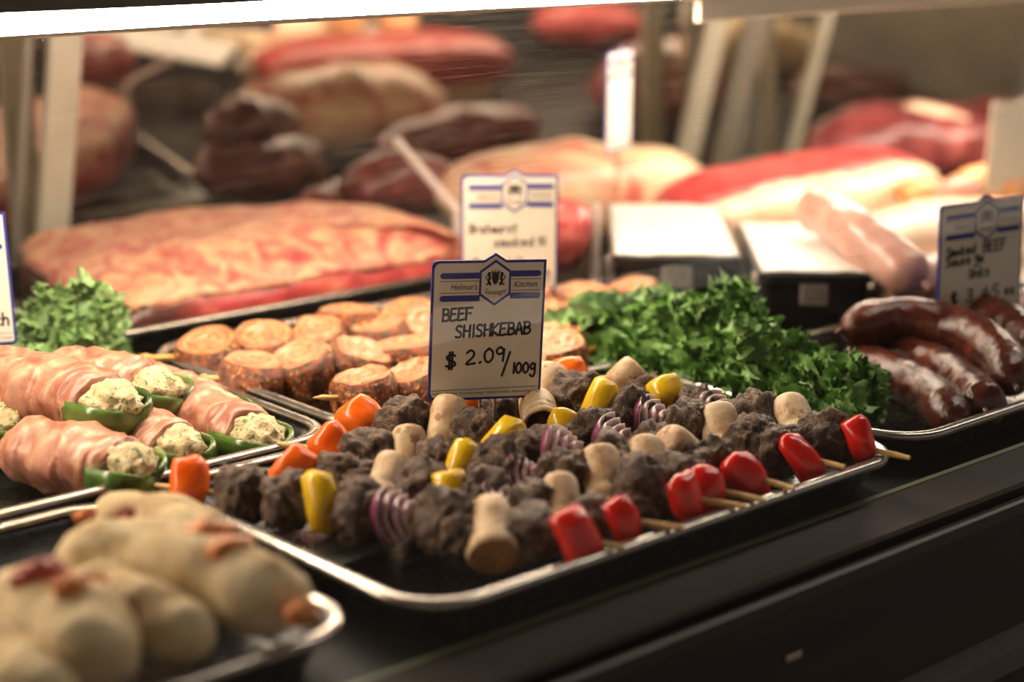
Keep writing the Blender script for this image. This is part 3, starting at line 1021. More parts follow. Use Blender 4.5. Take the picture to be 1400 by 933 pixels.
# ------------------------------------------------------------------ pork pinwheel skewers
def pinwheel(parent, c, R, T, nrm, seed):
    """short rolled log standing on the tray: spiral face up, crusted side"""
    F = basis(nrm, hint=(1, 0.3, 0))
    F = F @ rot_about((0, 0, 1), seed * 1.7)
    n = 40
    prof = [(0.55, -0.5), (0.92, -0.5), (1.0, -0.36), (1.04, -0.05), (1.02, 0.25), (0.95, 0.42), (0.86, 0.49)]
    vs, fs = [], []
    for r, z in prof:
        for j in range(n):
            a = 2 * math.pi * j / n
            k = 1 + 0.22 * nz3((math.cos(a) * 1.1, math.sin(a) * 1.1, 0), seed) + 0.05 * nz3((math.cos(a) * 5, math.sin(a) * 5, z * 5), seed + 1)
            vs.append(np.asarray(c) + F @ V(math.cos(a) * r * R * k, math.sin(a) * r * R * k, z * T))
    for i in range(len(prof) - 1):
        for j in range(n):
            fs.append((i * n + j, i * n + (j + 1) % n, (i + 1) * n + (j + 1) % n, (i + 1) * n + j))
    fs.append(tuple(range(n - 1, -1, -1)))
    o = MB().add(vs, fs).build('pinwheel', 'herb', parent)
    vs, fs, uvs = [], [], []
    K = 9
    for i in range(K + 1):
        s = 1 - i / K
        for j in range(n):
            a = 2 * math.pi * j / n
            k = 1 + 0.22 * nz3((math.cos(a) * 1.1, math.sin(a) * 1.1, 0), seed)
            r = 0.87 * s
            spir = math.sin(2 * math.pi * (r * 3.1 - a / (2 * math.pi)))
            z = 0.49 + 0.05 * (1 - s) + (0.045 * spir * min(1, (1 - s) * 6)) + 0.04 * nz3((r * math.cos(a) * 3, r * math.sin(a) * 3, 1), seed)
            vs.append(np.asarray(c) + F @ V(math.cos(a) * r * R * k, math.sin(a) * r * R * k, z * T))
            uvs.append((0.5 + 0.5 * r * math.cos(a), 0.5 + 0.5 * r * math.sin(a)))
    for i in range(K):
        for j in range(n):
            fs.append((i * n + j, i * n + (j + 1) % n, (i + 1) * n + (j + 1) % n, (i + 1) * n + j))
    fs.append(tuple(K * n + j for j in range(n)))
    MB().add(vs, fs).build('spiral_face', 'spiral', o, uvs=uvs)


def pin_skewer(label, pL, pR, n, tips, R=0.0285, T=0.037, z=0.031, tilt=(-0.07, -0.10)):
    a, b = A(*pL, z), A(*pR, z)
    ax = unit(b - a)
    t = thing('pork_pinwheel_skewer', label, 'skewer', tuple((a + b) / 2 * V(1, 1, 0) + V(0, 0, 0.006)), 'pork pinwheel skewers in the black tray')
    MB().add(*sweep([a - ax * tips[0] + V(0, 0, .009), a + V(0, 0, .004), b + V(0, 0, .004), b + ax * tips[1] + V(0, 0, .009)], lambda s: 0.0023 * min(1.0, 0.15 + s * 12, 0.15 + (1 - s) * 12), n=30, seg=8)).build('skewer_stick', 'stick_light', t)
    rng = random.Random(nseed())
    for k in range(n):
        c = a + (b - a) * (k / (n - 1)) + V(rng.uniform(-.003, .003), rng.uniform(-.003, .003), rng.uniform(-0.001, .003))
        nr = unit((tilt[0] + rng.uniform(-.32, .22), tilt[1] + rng.uniform(-.28, .22), 1.0))
        pinwheel(t, c, R * rng.uniform(.93, 1.07), T * rng.uniform(.9, 1.05), nr, nseed())
    return t


pin_skewer('pinwheel skewer of the tray front, directly behind the orange kebab ends', (502, 545), (762, 496), 5, (0.050, 0.052))
pin_skewer('pinwheel skewer with the dark herb-crusted roll at its near end, second from front', (345, 520), (822, 470), 8, (0.045, 0.03))
pin_skewer('pinwheel skewer whose pale stick tip points at the stuffed peppers', (284, 490), (800, 436), 8, (0.062, 0.03))
pin_skewer('back pinwheel skewer, its stick tip showing against the tray under the beef slab', (476, 450), (872, 415), 6, (0.045, 0.03), z=0.036)

# ------------------------------------------------------------------ stuffed peppers wrapped in ham
def stuffed(label, p0, p1, z, R=0.024, end=0.24, name='stuffed_pepper', split=True):
    """from the wrapped end p0 to the open stuffed end p1"""
    a, b = A(*p0, z), A(*p1, z)
    R *= 1.12
    ax = unit(b - a)
    L = np.linalg.norm(b - a)
    t = thing(name, label, 'stuffed pepper', tuple((a + b) / 2 * V(1, 1, 0) + V(0, 0, z - R)), 'ham-wrapped stuffed peppers in the black tray')
    sd = nseed()
    # wrap: overlapping spiral of thin slices
    def wr(s):
        e = min(1.0, s / 0.22)
        base = R * math.sqrt(max(0.02, 1 - (1 - e) ** 2))
        band = 1 + 0.07 * ((s * 3.3 + 0.2) % 1.0) - 0.03
        return base * band * (1.0 if s < 0.93 else 1 - (s - 0.93) * 1.2)
    MB().add(*sweep([a, (a + b) / 2 + V(0, 0, 0.002), a + ax * L * (1 - end * 0.75)], wr, n=60, seg=30, amp=0.0045, freq=55, seed=sd, flat=0.86)).build('ham_wrap', 'bacon', t)
    # green half shell
    vs, fs = [], []
    n, m = 20, 16
    B = basis(ax)
    for i in range(n):
        s = i / (n - 1)
        r = R * 0.90 * (math.sqrt(max(0.0, 1 - max(0.0, (s - 0.50) / 0.50) ** 2.4)) + 0.02)
        for j in range(m):
            th = math.pi - 0.35 + (math.pi + 0.7) * (j / (m - 1))
            vs.append(a + ax * L * (0.74 + 0.27 * s) + B[:, 0] * math.cos(th) * r * 1.05 + B[:, 1] * (math.sin(th) * r * 0.9 + 0.0008))
    for i in range(n - 1):
        for j in range(m - 1):
            fs.append((i * m + j, i * m + j + 1, (i + 1) * m + j + 1, (i + 1) * m + j))
    for i in range(n):
        pass
    o = MB().add(vs, fs).build('green_shell', 'green_pepper', t)
    md = o.modifiers.new('thick', 'SOLIDIFY')
    md.thickness = 0.0035
    md.offset = 0
    c = a + ax * L * 0.82 + V(0, 0, 0.003)
    MB().add(*blob(c, (R * 0.76, R * 0.62, L * 0.185), B, amp=0.22, freq=2.6, seed=sd + 1, sub=4, octv=5)).build('cream_filling', 'filling', t)
    return t


stuffed('ham-wrapped pepper lying above the others, its green tip over a dark gap', (-28, 512), (182, 567), 0.058, R=0.027)
stuffed('ham-wrapped pepper with an upturned pale green cut end, behind the top one', (62, 512), (246, 546), 0.048, R=0.026, end=0.34)
stuffed('ham-wrapped pepper at the back against the pinwheel tray', (106, 508), (326, 574), 0.027, R=0.024)
stuffed('ham-wrapped pepper with crumbly filling in the tray corner beside the kebab sticks', (190, 545), (378, 612), 0.026, R=0.024)
stuffed('ham-wrapped pepper with cream filling behind the first orange pepper', (110, 572), (268, 628), 0.030, R=0.024)
stuffed('ham-wrapped pepper by the breaded rolls, banded light and dark', (15, 612), (205, 652), 0.034, R=0.026)
stuffed('ham-wrapped pepper at the picture edge, pale filling only showing', (-120, 560), (28, 592), 0.034, R=0.024)

# ------------------------------------------------------------------ breaded rolls
def breaded(label, pts, R, bits, endlen=0.22, seed=1, amp=0.006, flat=0.9):
    P = [A(x, y, z) for x, y, z in pts]
    c = np.mean(P, axis=0)
    zmin = min(p[2] for p in P)
    t = thing('breaded_roll', label, 'breaded roll', (c[0], c[1], zmin - R * flat), 'breaded rolls piled in the near tray')
    MB().add(*sweep(P, capsule_r(R, endlen), n=44, seg=30, amp=amp, freq=28, seed=seed, flat=flat)).build('breaded_body', 'bread', t)
    for (x, y, z, r, mt) in bits:
        q = A(x, y, z)
        MB().add(*blob(q, (r, r * .75, r * .7), None, amp=0.4, freq=2.2, seed=nseed(), sub=4, octv=4)).build('cheese_bit' if mt == 'cheese' else 'ham_bit', mt, t)
    return t


breaded('largest tan breaded roll, lying across the near tray with a cheese-streaked end', [(70, 790, .05), (190, 765, .056), (320, 800, .054), (415, 838, .046)], 0.027,
        [(412, 838, .052, .010, 'cheese')], seed=11)
breaded('breaded roll behind the largest one with orange cheese oozing out', [(130, 715, .04), (220, 722, .046), (310, 762, .048)], 0.022,
        [(284, 740, .071, .017, 'cheese'), (316, 762, .070, .016, 'cheese'), (117, 706, .058, .007, 'cheese'), (172, 702, .072, .006, 'ham_bit'), (200, 712, .070, .005, 'ham_bit')], seed=12, amp=0.006)
breaded('small breaded roll pointing at the near tray corner', [(105, 800, .05), (190, 832, .05), (285, 893, .036)], 0.018,
        [(105, 800, .068, .008, 'ham_bit'), (130, 795, .066, .006, 'cheese')], seed=13, amp=0.006)
breaded('round breaded roll in front with dark red ham showing on top', [(10, 815, .05), (90, 860, .05), (150, 915, .045)], 0.029,
        [(62, 784, .076, .012, 'ham_bit'), (95, 803, .077, .009, 'cheese'), (38, 790, .074, .009, 'ham_bit')], seed=14)
breaded('breaded roll cut off by the lower picture corner', [(-60, 880, .04), (10, 920, .04), (50, 985, .036)], 0.026, [], seed=15)

# ------------------------------------------------------------------ kale
def kale_leaf(parent, base, dirv, up, L, W, curl, ruffle, seed, mat):
    """one ruffled leaf: blade around a curved mid rib"""
    d, u = unit(dirv), unit(up)
    s = unit(np.cross(d, u))
    u = np.cross(s, d)
    rng = random.Random(seed)
    N = lambda *q: mnoise.noise(Vector(q))
    nu, nv = 18, 10
    vs, fs, ribs, frames = [], [], [], []
    for i in range(nu + 1):
        t = i / nu
        ang = curl * t
        cx = L * (math.sin(ang) / curl if abs(curl) > 1e-3 else t)
        cz = -L * ((1 - math.cos(ang)) / curl if abs(curl) > 1e-3 else 0)
        tang = d * math.cos(ang) - u * math.sin(ang)
        nrm = u * math.cos(ang) + d * math.sin(ang)
        rib = np.asarray(base) + d * cx + u * cz
        ribs.append(rib)
        wid = W * 0.72 * (0.22 + 0.85 * math.sin(math.pi * min(1.0, 0.06 + 0.80 * t)) ** 0.7)
        frames.append((rib, tang, nrm, wid))
        for j in range(nv + 1):
            v = 2 * j / nv - 1
            vs.append(rib + s * (v * wid) + nrm * (0.30 * wid * v * v + 0.005 * N(t * 5, v * 2, seed + 8.0)))
    for i in range(nu):
        for j in range(nv):
            a = i * (nv + 1) + j
            fs.append((a, a + nv + 1, a + nv + 2, a + 1))

    def frill(c, nn, R0):
        """small ruffled rosette of the leaf margin"""
        B = basis(nn, hint=(rng.uniform(-1, 1), rng.uniform(-1, 1), .3))
        p0, p1 = rng.random() * 6.3, rng.random() * 6.3
        k0 = rng.choice((2, 3, 3))
        a0, a1 = R0 * rng.uniform(.45, .8), R0 * rng.uniform(.22, .36)
        nr, na = 5, 26
        b0 = len(vs)
        vs.append(np.asarray(c, float))
        for q in range(1, nr + 1):
            rr = q / nr
            for w in range(na):
                th = 2 * math.pi * w / na
                rad = R0 * rr * (1 + 0.16 * math.cos(k0 * th + p1) * rr + 0.07 * math.cos(9 * th + p0) * rr)
                z = a0 * rr ** 1.8 * math.cos(k0 * th + p0) + a1 * rr ** 2.5 * math.cos(7 * th + p1)
                vs.append(np.asarray(c) + B @ V(rad * math.cos(th), rad * math.sin(th), z))
        for w in range(na):
            fs.append((b0, b0 + 1 + w, b0 + 1 + (w + 1) % na))
        for q in range(nr - 1):
            for w in range(na):
                x0 = b0 + 1 + q * na
                fs.append((x0 + w, x0 + na + w, x0 + na + (w + 1) % na, x0 + (w + 1) % na))
    for i in range(2, nu + 1):
        rib, tang, nrm, wid = frames[i]
        for sd in (-1, 1):
            off = s * sd * wid * rng.uniform(.75, 1.05)
            nn = unit(nrm * rng.uniform(.2, 1) + s * sd * rng.uniform(.3, 1.1) + tang * rng.uniform(-.5, .9))
            frill(rib + off + nrm * rng.uniform(.002, .006), nn, ruffle * rng.uniform(.8, 1.35))
    for q in range(4):
        rib, tang, nrm, wid = frames[-1 - (q % 2)]
        frill(rib + tang * rng.uniform(0, .005) + s * rng.uniform(-.7, .7) * wid, unit(nrm * rng.uniform(.2, 1) + tang * rng.uniform(.4, 1.2) + s * rng.uniform(-.8, .8)), ruffle * rng.uniform(.8, 1.3))
    o = MB().add(vs, fs).build('leaf', mat, parent)
    m = MB().add(*sweep(ribs[:int(nu * .85):2], lambda q: 0.0016 * (1 - 0.75 * q), n=24, seg=6))
    m.build('leaf_rib', 'kale_rib', o)


def kale(label, base, spec, mat):
    t = thing('kale_bunch', label, 'kale', tuple(base), 'curly kale garnish between the trays')
    for (off, d, L, W, curl, rf) in spec:
        kale_leaf(t, np.asarray(base) + V(*off), V(*d), V(0, 0, 1) if abs(d[2]) < .9 else V(-1, -1, 0), L, W, curl, rf, nseed(), mat)


kR = []
rng = random.Random(5)
# long hedge of leaves running back along the left wall of the sausage tray
for k, (fy, hgt) in enumerate([(0.85, .050), (0.875, .060), (0.90, .055), (0.925, .075), (0.95, .080), (0.975, .095), (1.0, .105), (1.02, .105), (1.04, .098), (1.06, .085), (1.085, .075), (1.105, .060)]):
    for q in range(3):
        dx = rng.uniform(-.45, .25) - 0.25
        dy = rng.uniform(-.7, .1)
        kR.append(((1.120 + rng.uniform(-.02, .016) - 1.11, fy - 0.95, 0.014), (dx, dy, 1.1), hgt * rng.uniform(.55, .80), 0.020 + hgt * .10, rng.uniform(.7, 1.9), 0.0088))
for k in range(7):
    fy = 0.86 + 0.035 * k
    kR.append(((1.115 - 1.11, fy - 0.95, 0.022), (-0.55 + rng.uniform(-.2, .2), -0.5 + rng.uniform(-.3, .3), 0.35), 0.06, 0.034, 1.0, 0.012))
kR.append(((1.125 - 1.11, 1.07 - .95, 0.05), (-0.45, 0.75, 0.35), 0.095, 0.030, 1.1, 0.012))
kR.append(((1.105 - 1.11, 1.04 - .95, 0.03), (-0.4, 0.9, 0.12), 0.085, 0.030, 0.6, 0.012))
kR.append(((1.125 - 1.11, .985 - .95, 0.03), (-0.35, -0.45, 1.0), 0.070, 0.026, 1.4, 0.010))
kale('large dark green bunch of curly kale between the kebabs and the smoked sausages', (1.11, 0.95, 0.004), kR, 'kale')

kL = []
kc = A(72, 488, 0.03)
for k in range(24):
    a = k * 2.4
    el = 0.25 + 0.9 * ((k * 0.37) % 1.0)
    kL.append(((0.012 * math.cos(a), 0.010 * math.sin(a), 0.012), (math.cos(a), 0.7 * math.sin(a), el + 0.25), 0.064 + 0.012 * (k % 3), 0.024, 0.8 + .6 * (k % 2), 0.0082))
kale('small bright green bunch of curly kale at the end of the beef slab', (kc[0] - 0.004, kc[1] + 0.002, 0.004), kL, 'kale_pale')

# ------------------------------------------------------------------ smoked sausages
def sausage(label, pts, R, mat='smoked', name='smoked_sausage', cat='sausage', group='smoked sausages piled in the black tray', seed=1, amp=0.0016, endlen=0.14, freq=60):
    P = [A(*p) for p in pts]
    c = np.mean(P, axis=0)
    t = thing(name, label, cat, (c[0], c[1], min(p[2] for p in P) - R), group)
    path = catmull(P, 60)
    MB().add(*sweep(path, capsule_r(R, endlen), n=60, seg=26, amp=amp, freq=freq, seed=seed)).build('casing', mat, t)
    for e, q in ((path[0], path[1]), (path[-1], path[-2])):
        dd = unit(e - q)
        MB().add(*sweep([e - dd * 0.003, e + dd * 0.004, e + dd * 0.008 + V(0, 0, -.002)], lambda s: 0.0032 * (1 - .5 * s), n=8, seg=8, amp=.0006, freq=300)).build('tied_end', mat, t)
    return t


sausage('topmost dark smoked sausage with a bright sheen, its blunt end toward the kale', [(1152, 452, .062), (1225, 438, .064), (1305, 450, .060), (1362, 486, .052), (1388, 528, .042)], 0.0210, seed=3)
sausage('dark smoked sausage lying lowest, half behind the kale', [(1148, 498, .031), (1198, 506, .031), (1262, 536, .029), (1312, 578, .027)], 0.0195, seed=4)
sausage('dark smoked sausage wedged beneath the topmost one', [(1205, 478, .036), (1275, 500, .035), (1334, 540, .033), (1346, 560, .032)], 0.0190, seed=5)
sausage('dark smoked sausage just behind the topmost one, running out of the picture', [(1290, 424, .060), (1350, 432, .058), (1410, 466, .052), (1440, 500, .045)], 0.0195, seed=6)
sausage('dark smoked sausage at the back below the shaded price card', [(1250, 428, .030), (1330, 412, .040), (1405, 425, .042), (1470, 455, .036)], 0.0195, seed=7)

# ------------------------------------------------------------------ large beef slab
def meat_slab(name, label, cat, outline, cz, z0, body, cap, amp=0.004, freq=18, seed=1, cap_in=0.93, cap_h=0.004, cap_floor=0.6, edge=6.0, capname='fat_cap'):
    O = [A(*p) if len(p) == 3 else A(*p[:3]) * V(1, 1, 0) + V(0, 0, p[3]) for p in outline]
    c = np.mean(O, axis=0)
    c[2] = cz
    t = thing(name, label, cat, (c[0], c[1], z0))
    MB().add(*loaf(O, c, z0, amp=amp, freq=freq, seed=seed, edge=edge)).build('meat', body, t)
    O2 = [c * V(1, 1, 0) + (p - c) * V(1, 1, 0) * cap_in + V(0, 0, p[2] + cap_h) for p in O]
    c2 = c + V(0, 0, cap_h)
    zf = z0 + (min(p[2] for p in O) - z0) * cap_floor
    MB().add(*loaf(O2, c2, zf, amp=amp, freq=freq, seed=seed, edge=edge)).build(capname, cap, t)
    return t


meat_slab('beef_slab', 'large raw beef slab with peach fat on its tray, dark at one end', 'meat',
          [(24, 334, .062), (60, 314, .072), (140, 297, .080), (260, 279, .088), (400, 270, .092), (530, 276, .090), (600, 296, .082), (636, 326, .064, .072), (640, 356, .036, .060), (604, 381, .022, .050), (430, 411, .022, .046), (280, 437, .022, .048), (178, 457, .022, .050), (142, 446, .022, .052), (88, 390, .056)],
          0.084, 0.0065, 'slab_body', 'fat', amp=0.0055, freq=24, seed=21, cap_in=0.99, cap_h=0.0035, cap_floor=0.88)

# ------------------------------------------------------------------ meats at the back
def joint(name, label, cat, pts, rad, mat, seed, amp=0.012, freq=12, flat=0.8, z_base=0.0, n=48, seg=36):
    P = [np.asarray(p, float) for p in pts]
    c = np.mean(P, axis=0)
    t = thing(name, label, cat, (c[0], c[1], z_base))
    MB().add(*sweep(P, rad, n=n, seg=seg, amp=amp, freq=freq, seed=seed, flat=flat)).build('meat', mat, t)
    return t


def prof(keys):
    xs = [k[0] for k in keys]
    ys = [k[1] for k in keys]
    def f(t):
        return float(np.interp(t, xs, ys))
    return f


# pale pork leg with fat
pk = joint('pork_joint', 'big pale pork joint with cream fat and red patches behind the second price card', 'meat',
           [PY(596, 268, 1.64), PY(690, 262, 1.62), PY(800, 258, 1.60), PY(910, 262, 1.58), PY(975, 284, 1.56)],
           prof([(0, .006), (.05, .036), (.18, .060), (.45, .074), (.7, .068), (.88, .048), (.96, .026), (1, .004)]), 'pork', 31, amp=0.010, freq=11, flat=0.85, z_base=0.006)
rc = joint('beef_cut', 'red raw beef cut standing beside the clear divider, left of the first black bin', 'meat',
           [PY(640, 300, 1.40), PY(700, 315, 1.38), PY(770, 322, 1.36), PY(803, 328, 1.345)],
           prof([(0, .006), (.06, .026), (.3, .040), (.7, .042), (.93, .036), (1, .02)]), 'lean', 32, amp=0.007, freq=16, flat=0.95, z_base=0.01)
lc = joint('beef_cut', 'dark pink raw beef cut between the beef slab and the pork joint', 'meat',
           [PY(470, 262, 1.70), PY(530, 248, 1.69), PY(585, 250, 1.68), PY(625, 258, 1.67)],
           prof([(0, .006), (.08, .03), (.4, .045), (.8, .04), (1, .01)]), 'lean_dark', 33, amp=0.008, freq=16, flat=0.8, z_base=0.01)


def box_meat(name, label, cx, cy, rot, L, Wd, H, z0, parts, seed):
    """striploin: layers stacked as separate parts; parts = (partname, mat, z fraction lo, hi, y lo, y hi)"""
    t = thing(name, label, 'meat', (cx, cy, z0))
    Rm = np.array(Matrix.Rotation(rot, 3, 'Z'))
    for (pn, mt, zl, zh, yl, yh) in parts:
        O = []
        for k in range(24):
            a = 2 * math.pi * k / 24
            x = math.copysign(abs(math.cos(a)) ** 0.55, math.cos(a)) * L / 2
            y = math.copysign(abs(math.sin(a)) ** 0.55, math.sin(a))
            y = (yl + yh) / 2 + y * (yh - yl) / 2
            O.append(V(cx, cy, 0) + Rm @ V(x, y * Wd, 0) + V(0, 0, z0 + zh * H))
        cc = V(cx, cy, 0) + Rm @ V(0, (yl + yh) / 2 * Wd, 0) + V(0, 0, z0 + zh * H + 0.006)
        MB().add(*loaf(O, cc, z0 + zl * H, amp=0.005, freq=14, seed=seed, edge=5)).build(pn, mt, t)
        seed += 1
    return t


box_meat('beef_striploin', 'long red beef striploin with a thick cream fat face behind the black bins', 1.755, 1.41, 0.04, 0.47, 0.16, 0.090, 0.004,
         [('fat_cover', 'white_fat', 0.0, 0.90, -0.5, 0.40), ('lean_top', 'red_meat', 0.35, 1.02, -0.30, 0.52)], 41)

# roast with fat edge
ro = joint('beef_roast', 'big dark red beef roast with a fat strip, by the back door', 'meat',
           [PY(1104, 222, 1.64), PY(1165, 205, 1.62), PY(1230, 198, 1.60), PY(1300, 206, 1.57), PY(1352, 222, 1.55)],
           prof([(0, .01), (.06, .045), (.3, .072), (.6, .080), (.9, .070), (1, .02)]), 'roast', 43, amp=0.012, freq=13, flat=0.85, z_base=0.005)
MB().add(*sweep([PY(1236, 146, 1.58), PY(1275, 154, 1.56), PY(1315, 166, 1.54), PY(1352, 184, 1.52)], prof([(0, .004), (.12, .016), (.6, .018), (1, .006)]), n=30, seg=16, amp=.004, freq=30, seed=44, flat=.7)).build('fat_strip', 'white_fat', ro)

joint('smoked_joint', 'dark brown smoked joint behind the pork joint, mirrored in the back door', 'meat',
      [V(1.20, 1.745, .045), V(1.30, 1.755, .05), V(1.40, 1.75, .046)], prof([(0, .01), (.1, .036), (.5, .045), (.9, .036), (1, .01)]), 'lean_dark', 81, amp=.010, freq=16, flat=.9, z_base=.004)
joint('smoked_joint', 'dark brown smoked joint behind the striploin, mirrored in the middle back door', 'meat',
      [V(1.50, 1.74, .042), V(1.62, 1.72, .05), V(1.74, 1.70, .046), V(1.84, 1.70, .04)], prof([(0, .01), (.1, .034), (.5, .045), (.9, .036), (1, .01)]), 'roast', 82, amp=.010, freq=16, flat=.9, z_base=.004)
joint('beef_cut', 'red beef cut past the picture edge, mirrored high in the back door', 'meat',
      [V(2.22, 1.26, .045), V(2.34, 1.28, .05), V(2.46, 1.30, .045)], prof([(0, .01), (.1, .04), (.5, .052), (.9, .04), (1, .01)]), 'red_meat', 83, amp=.010, freq=16, flat=.8, z_base=.004)
joint('chicken_roll', 'tan chicken roll past the picture edge, mirrored beside the pale upright', 'meat',
      [V(2.50, 1.40, .05), V(2.62, 1.46, .055), V(2.72, 1.52, .05)], prof([(0, .01), (.1, .05), (.5, .062), (.9, .05), (1, .01)]), 'bread', 84, amp=.010, freq=16, flat=.85, z_base=.002)
joint('smoked_joint', 'brown smoked joint past the picture edge, mirrored above the dark red roast', 'meat',
      [V(2.46, 1.68, .04), V(2.60, 1.70, .05), V(2.76, 1.70, .045)], prof([(0, .01), (.1, .04), (.5, .052), (.9, .04), (1, .01)]), 'lean_dark', 85, amp=.010, freq=16, flat=.85, z_base=.004)

# pale platter with meats in front of the striploin
slp = thing('meat_platter', 'pale platter under the fresh sausage beside the second black bin', 'platter', (1.72, 1.16, 0.002))
MB().add(*loops_mesh([[(px, py, z) for px, py in rrect(1.50, 1.95, 1.02, 1.29, .03, ins)] for ins, z in ((.02, .002), (.004, .020), (0, .024), (.003, .026), (.02, .010), (.03, .006))])).build('platter_body', 'liner', slp, sharp=50)
wf = joint('pork_belly', 'creamy white slab of pork belly on the pale platter', 'meat',
           [V(1.57, 1.21, .044), V(1.65, 1.19, .048), V(1.78, 1.17, .048), V(1.87, 1.15, .044)],
           prof([(0, .012), (.06, .05), (.5, .062), (.94, .05), (1, .015)]), 'white_fat', 45, amp=0.008, freq=12, flat=0.55, z_base=0.008)

sausage('long pale pink fresh sausage curving down past the second black bin', [(1098, 284, .116), (1130, 290, .116), (1168, 318, .108), (1212, 352, .092), (1262, 388, .074)], 0.0245, mat='pale_sausage', name='fresh_sausage',
        group=None, seed=51, amp=0.0012)
sausage('pale pink fresh sausage lying behind the shaded price card', [(1200, 392, .060), (1235, 388, .060), (1290, 372, .056), (1350, 372, .052)], 0.022, mat='pale_sausage', name='fresh_sausage', group=None, seed=52, amp=.0012)


def fillet(label, p, r, mat, seed):
    c = PY(*p)
    t = thing('seasoned_chicken_piece', label, 'chicken', (c[0], c[1], c[2] - r[2]), 'seasoned chicken pieces behind the shaded price card')
    MB().add(*blob(c, r, np.array(Matrix.Rotation(-0.8, 3, 'Z')), amp=0.22, freq=1.4, seed=seed, sub=4, square=1.1, octv=4)).build('meat', mat, t)


fillet('small pale seasoned chicken piece just left of the shaded price card top', (1265, 266, 1.26), (.036, .026, .022), 'peach', 61)
fillet('larger orange seasoned chicken piece above the shaded price card', (1345, 258, 1.25), (.048, .032, .027), 'peach', 62)
fillet('pink seasoned chicken piece between the other two', (1310, 268, 1.22), (.032, .026, .022), 'pale_sausage', 63)

# ------------------------------------------------------------------ black bins with white paper
def black_bin(label, corners, zt, zl, seed):
    """corners at the top: back left, back right, front right, front left (photograph points)"""
    c4 = [A(x, y, zt) for x, y in corners]
    ctr = np.mean(c4, axis=0)
    ey = unit((c4[0] - c4[3]) + (c4[1] - c4[2]))
    ex = unit(np.cross(ey, (0, 0, 1)))
    Lx = abs(np.dot((c4[1] + c4[2] - c4[0] - c4[3]) / 2, ex))
    Ly = abs(np.dot((c4[0] + c4[1] - c4[2] - c4[3]) / 2, ey))
    t = thing('black_bin', label, 'bin', (ctr[0], ctr[1], 0.001), 'black bins topped with white paper')
    Rm = np.column_stack([ex, ey, (0, 0, 1)])

    def W3(p):
        return V(ctr[0], ctr[1], 0) + Rm @ np.asarray(p, float)
    loops = []
    for ins, z in ((.010, .001), (.0, zt - .012), (-.003, zt - .010), (-.003, zt - .002), (.001, zt), (.004, zt - .002), (.008, zt - .012), (.012, .010)):
        loops.append([W3((px, py, z)) for px, py in rrect(-Lx / 2, Lx / 2, -Ly / 2, Ly / 2, .010, ins, n=5)])
    MB().add(*loops_mesh(loops)).build('bin_body', 'black_box', t, sharp=40)
    # paper lid: slightly domed, wrinkled sheet
    N = 26
    vs, fs = [], []
    for lay in (0, 1):
        for i in range(N + 1):
            for j in range(N + 1):
                u, v = i / N * 2 - 1, j / N * 2 - 1
                x, y = u * (Lx / 2 - .001), v * (Ly / 2 - .001)
                z = zt + .0015 + .006 * (1 - u ** 4) * (1 - v ** 4) + .0016 * fbm((x, y, 0), 40, seed) - lay * .0012
                vs.append(W3((x, y, z)))
    M1 = (N + 1) ** 2
    for i in range(N):
        for j in range(N):
            a = i * (N + 1) + j
            fs.append((a, a + N + 1, a + N + 2, a + 1))
            fs.append((M1 + a, M1 + a + 1, M1 + a + N + 2, M1 + a + N + 1))
    ring = [(i, 0) for i in range(N)] + [(N, j) for j in range(N)] + [(i, N) for i in range(N, 0, -1)] + [(0, j) for j in range(N, 0, -1)]
    for k in range(len(ring)):
        a = ring[k][0] * (N + 1) + ring[k][1]
        b = ring[(k + 1) % len(ring)][0] * (N + 1) + ring[(k + 1) % len(ring)][1]
        fs.append((a, M1 + a, M1 + b, b))
    MB().add(vs, fs).build('paper_lid', 'white_paper', t)
    # label on the front face
    lc_ = zl
    lx, ly, lw, lh = lc_
    m = MB()
    m.add(*bevel_box(W3((lx * Lx, -Ly / 2 - .0015, ly)), (lw, .0018, lh), .0005, Rm), 0)
    o = m.build('shelf_label', 'label_edge', t, smooth=False)
    MB().add(*bevel_box(W3((lx * Lx, -Ly / 2 - .0024, ly)), (lw * .8, .0014, lh * .72), .0004, Rm)).build('label_field', 'label', o, smooth=False)
    # corner post on the side edge
    MB().add(*sweep([W3((-Lx / 2 - .002, -Ly / 2 + .02, .004)), W3((-Lx / 2 - .002, -Ly / 2 + .02, zt - .004))], .006, n=6, seg=8)).build('side_rib', 'label', t)


black_bin('black bin with white paper top nearer the pork joint', [(826, 277), (988, 286), (1006, 353), (846, 347)], 0.078, (0.0, .058, .030, .024), 71)
black_bin('black bin with white paper top beside the curved pale sausage', [(1004, 302), (1148, 311), (1188, 376), (1046, 371)], 0.078, (-0.02, .058, .026, .022), 72)

# ------------------------------------------------------------------ clear dividers
def divider(label, x, poly):
    t = thing('clear_divider', label, 'divider', (x, np.mean([p[0] for p in poly]), 0.0))
    vs = [(x, y, z) for y, z in poly]
    MB().add(vs, [tuple(range(len(vs)))]).build('clear_sheet', 'acrylic', t, smooth=False, uvs=[(p[0], p[1]) for p in poly])
    m = MB()
    k = len(poly)
    for i in range(k - 3):
        a, b = V(x, *poly[i]), V(x, *poly[i + 1])
        d = unit(b - a)
        nn = np.cross(d, (1, 0, 0))
        rotm = np.column_stack([(1, 0, 0), d, nn])
        m.add(*box((a + b) / 2, (0.008, np.linalg.norm(b - a), 0.006), rotm))
    m.build('sheet_edge', 'plastic_edge', t, smooth=False)


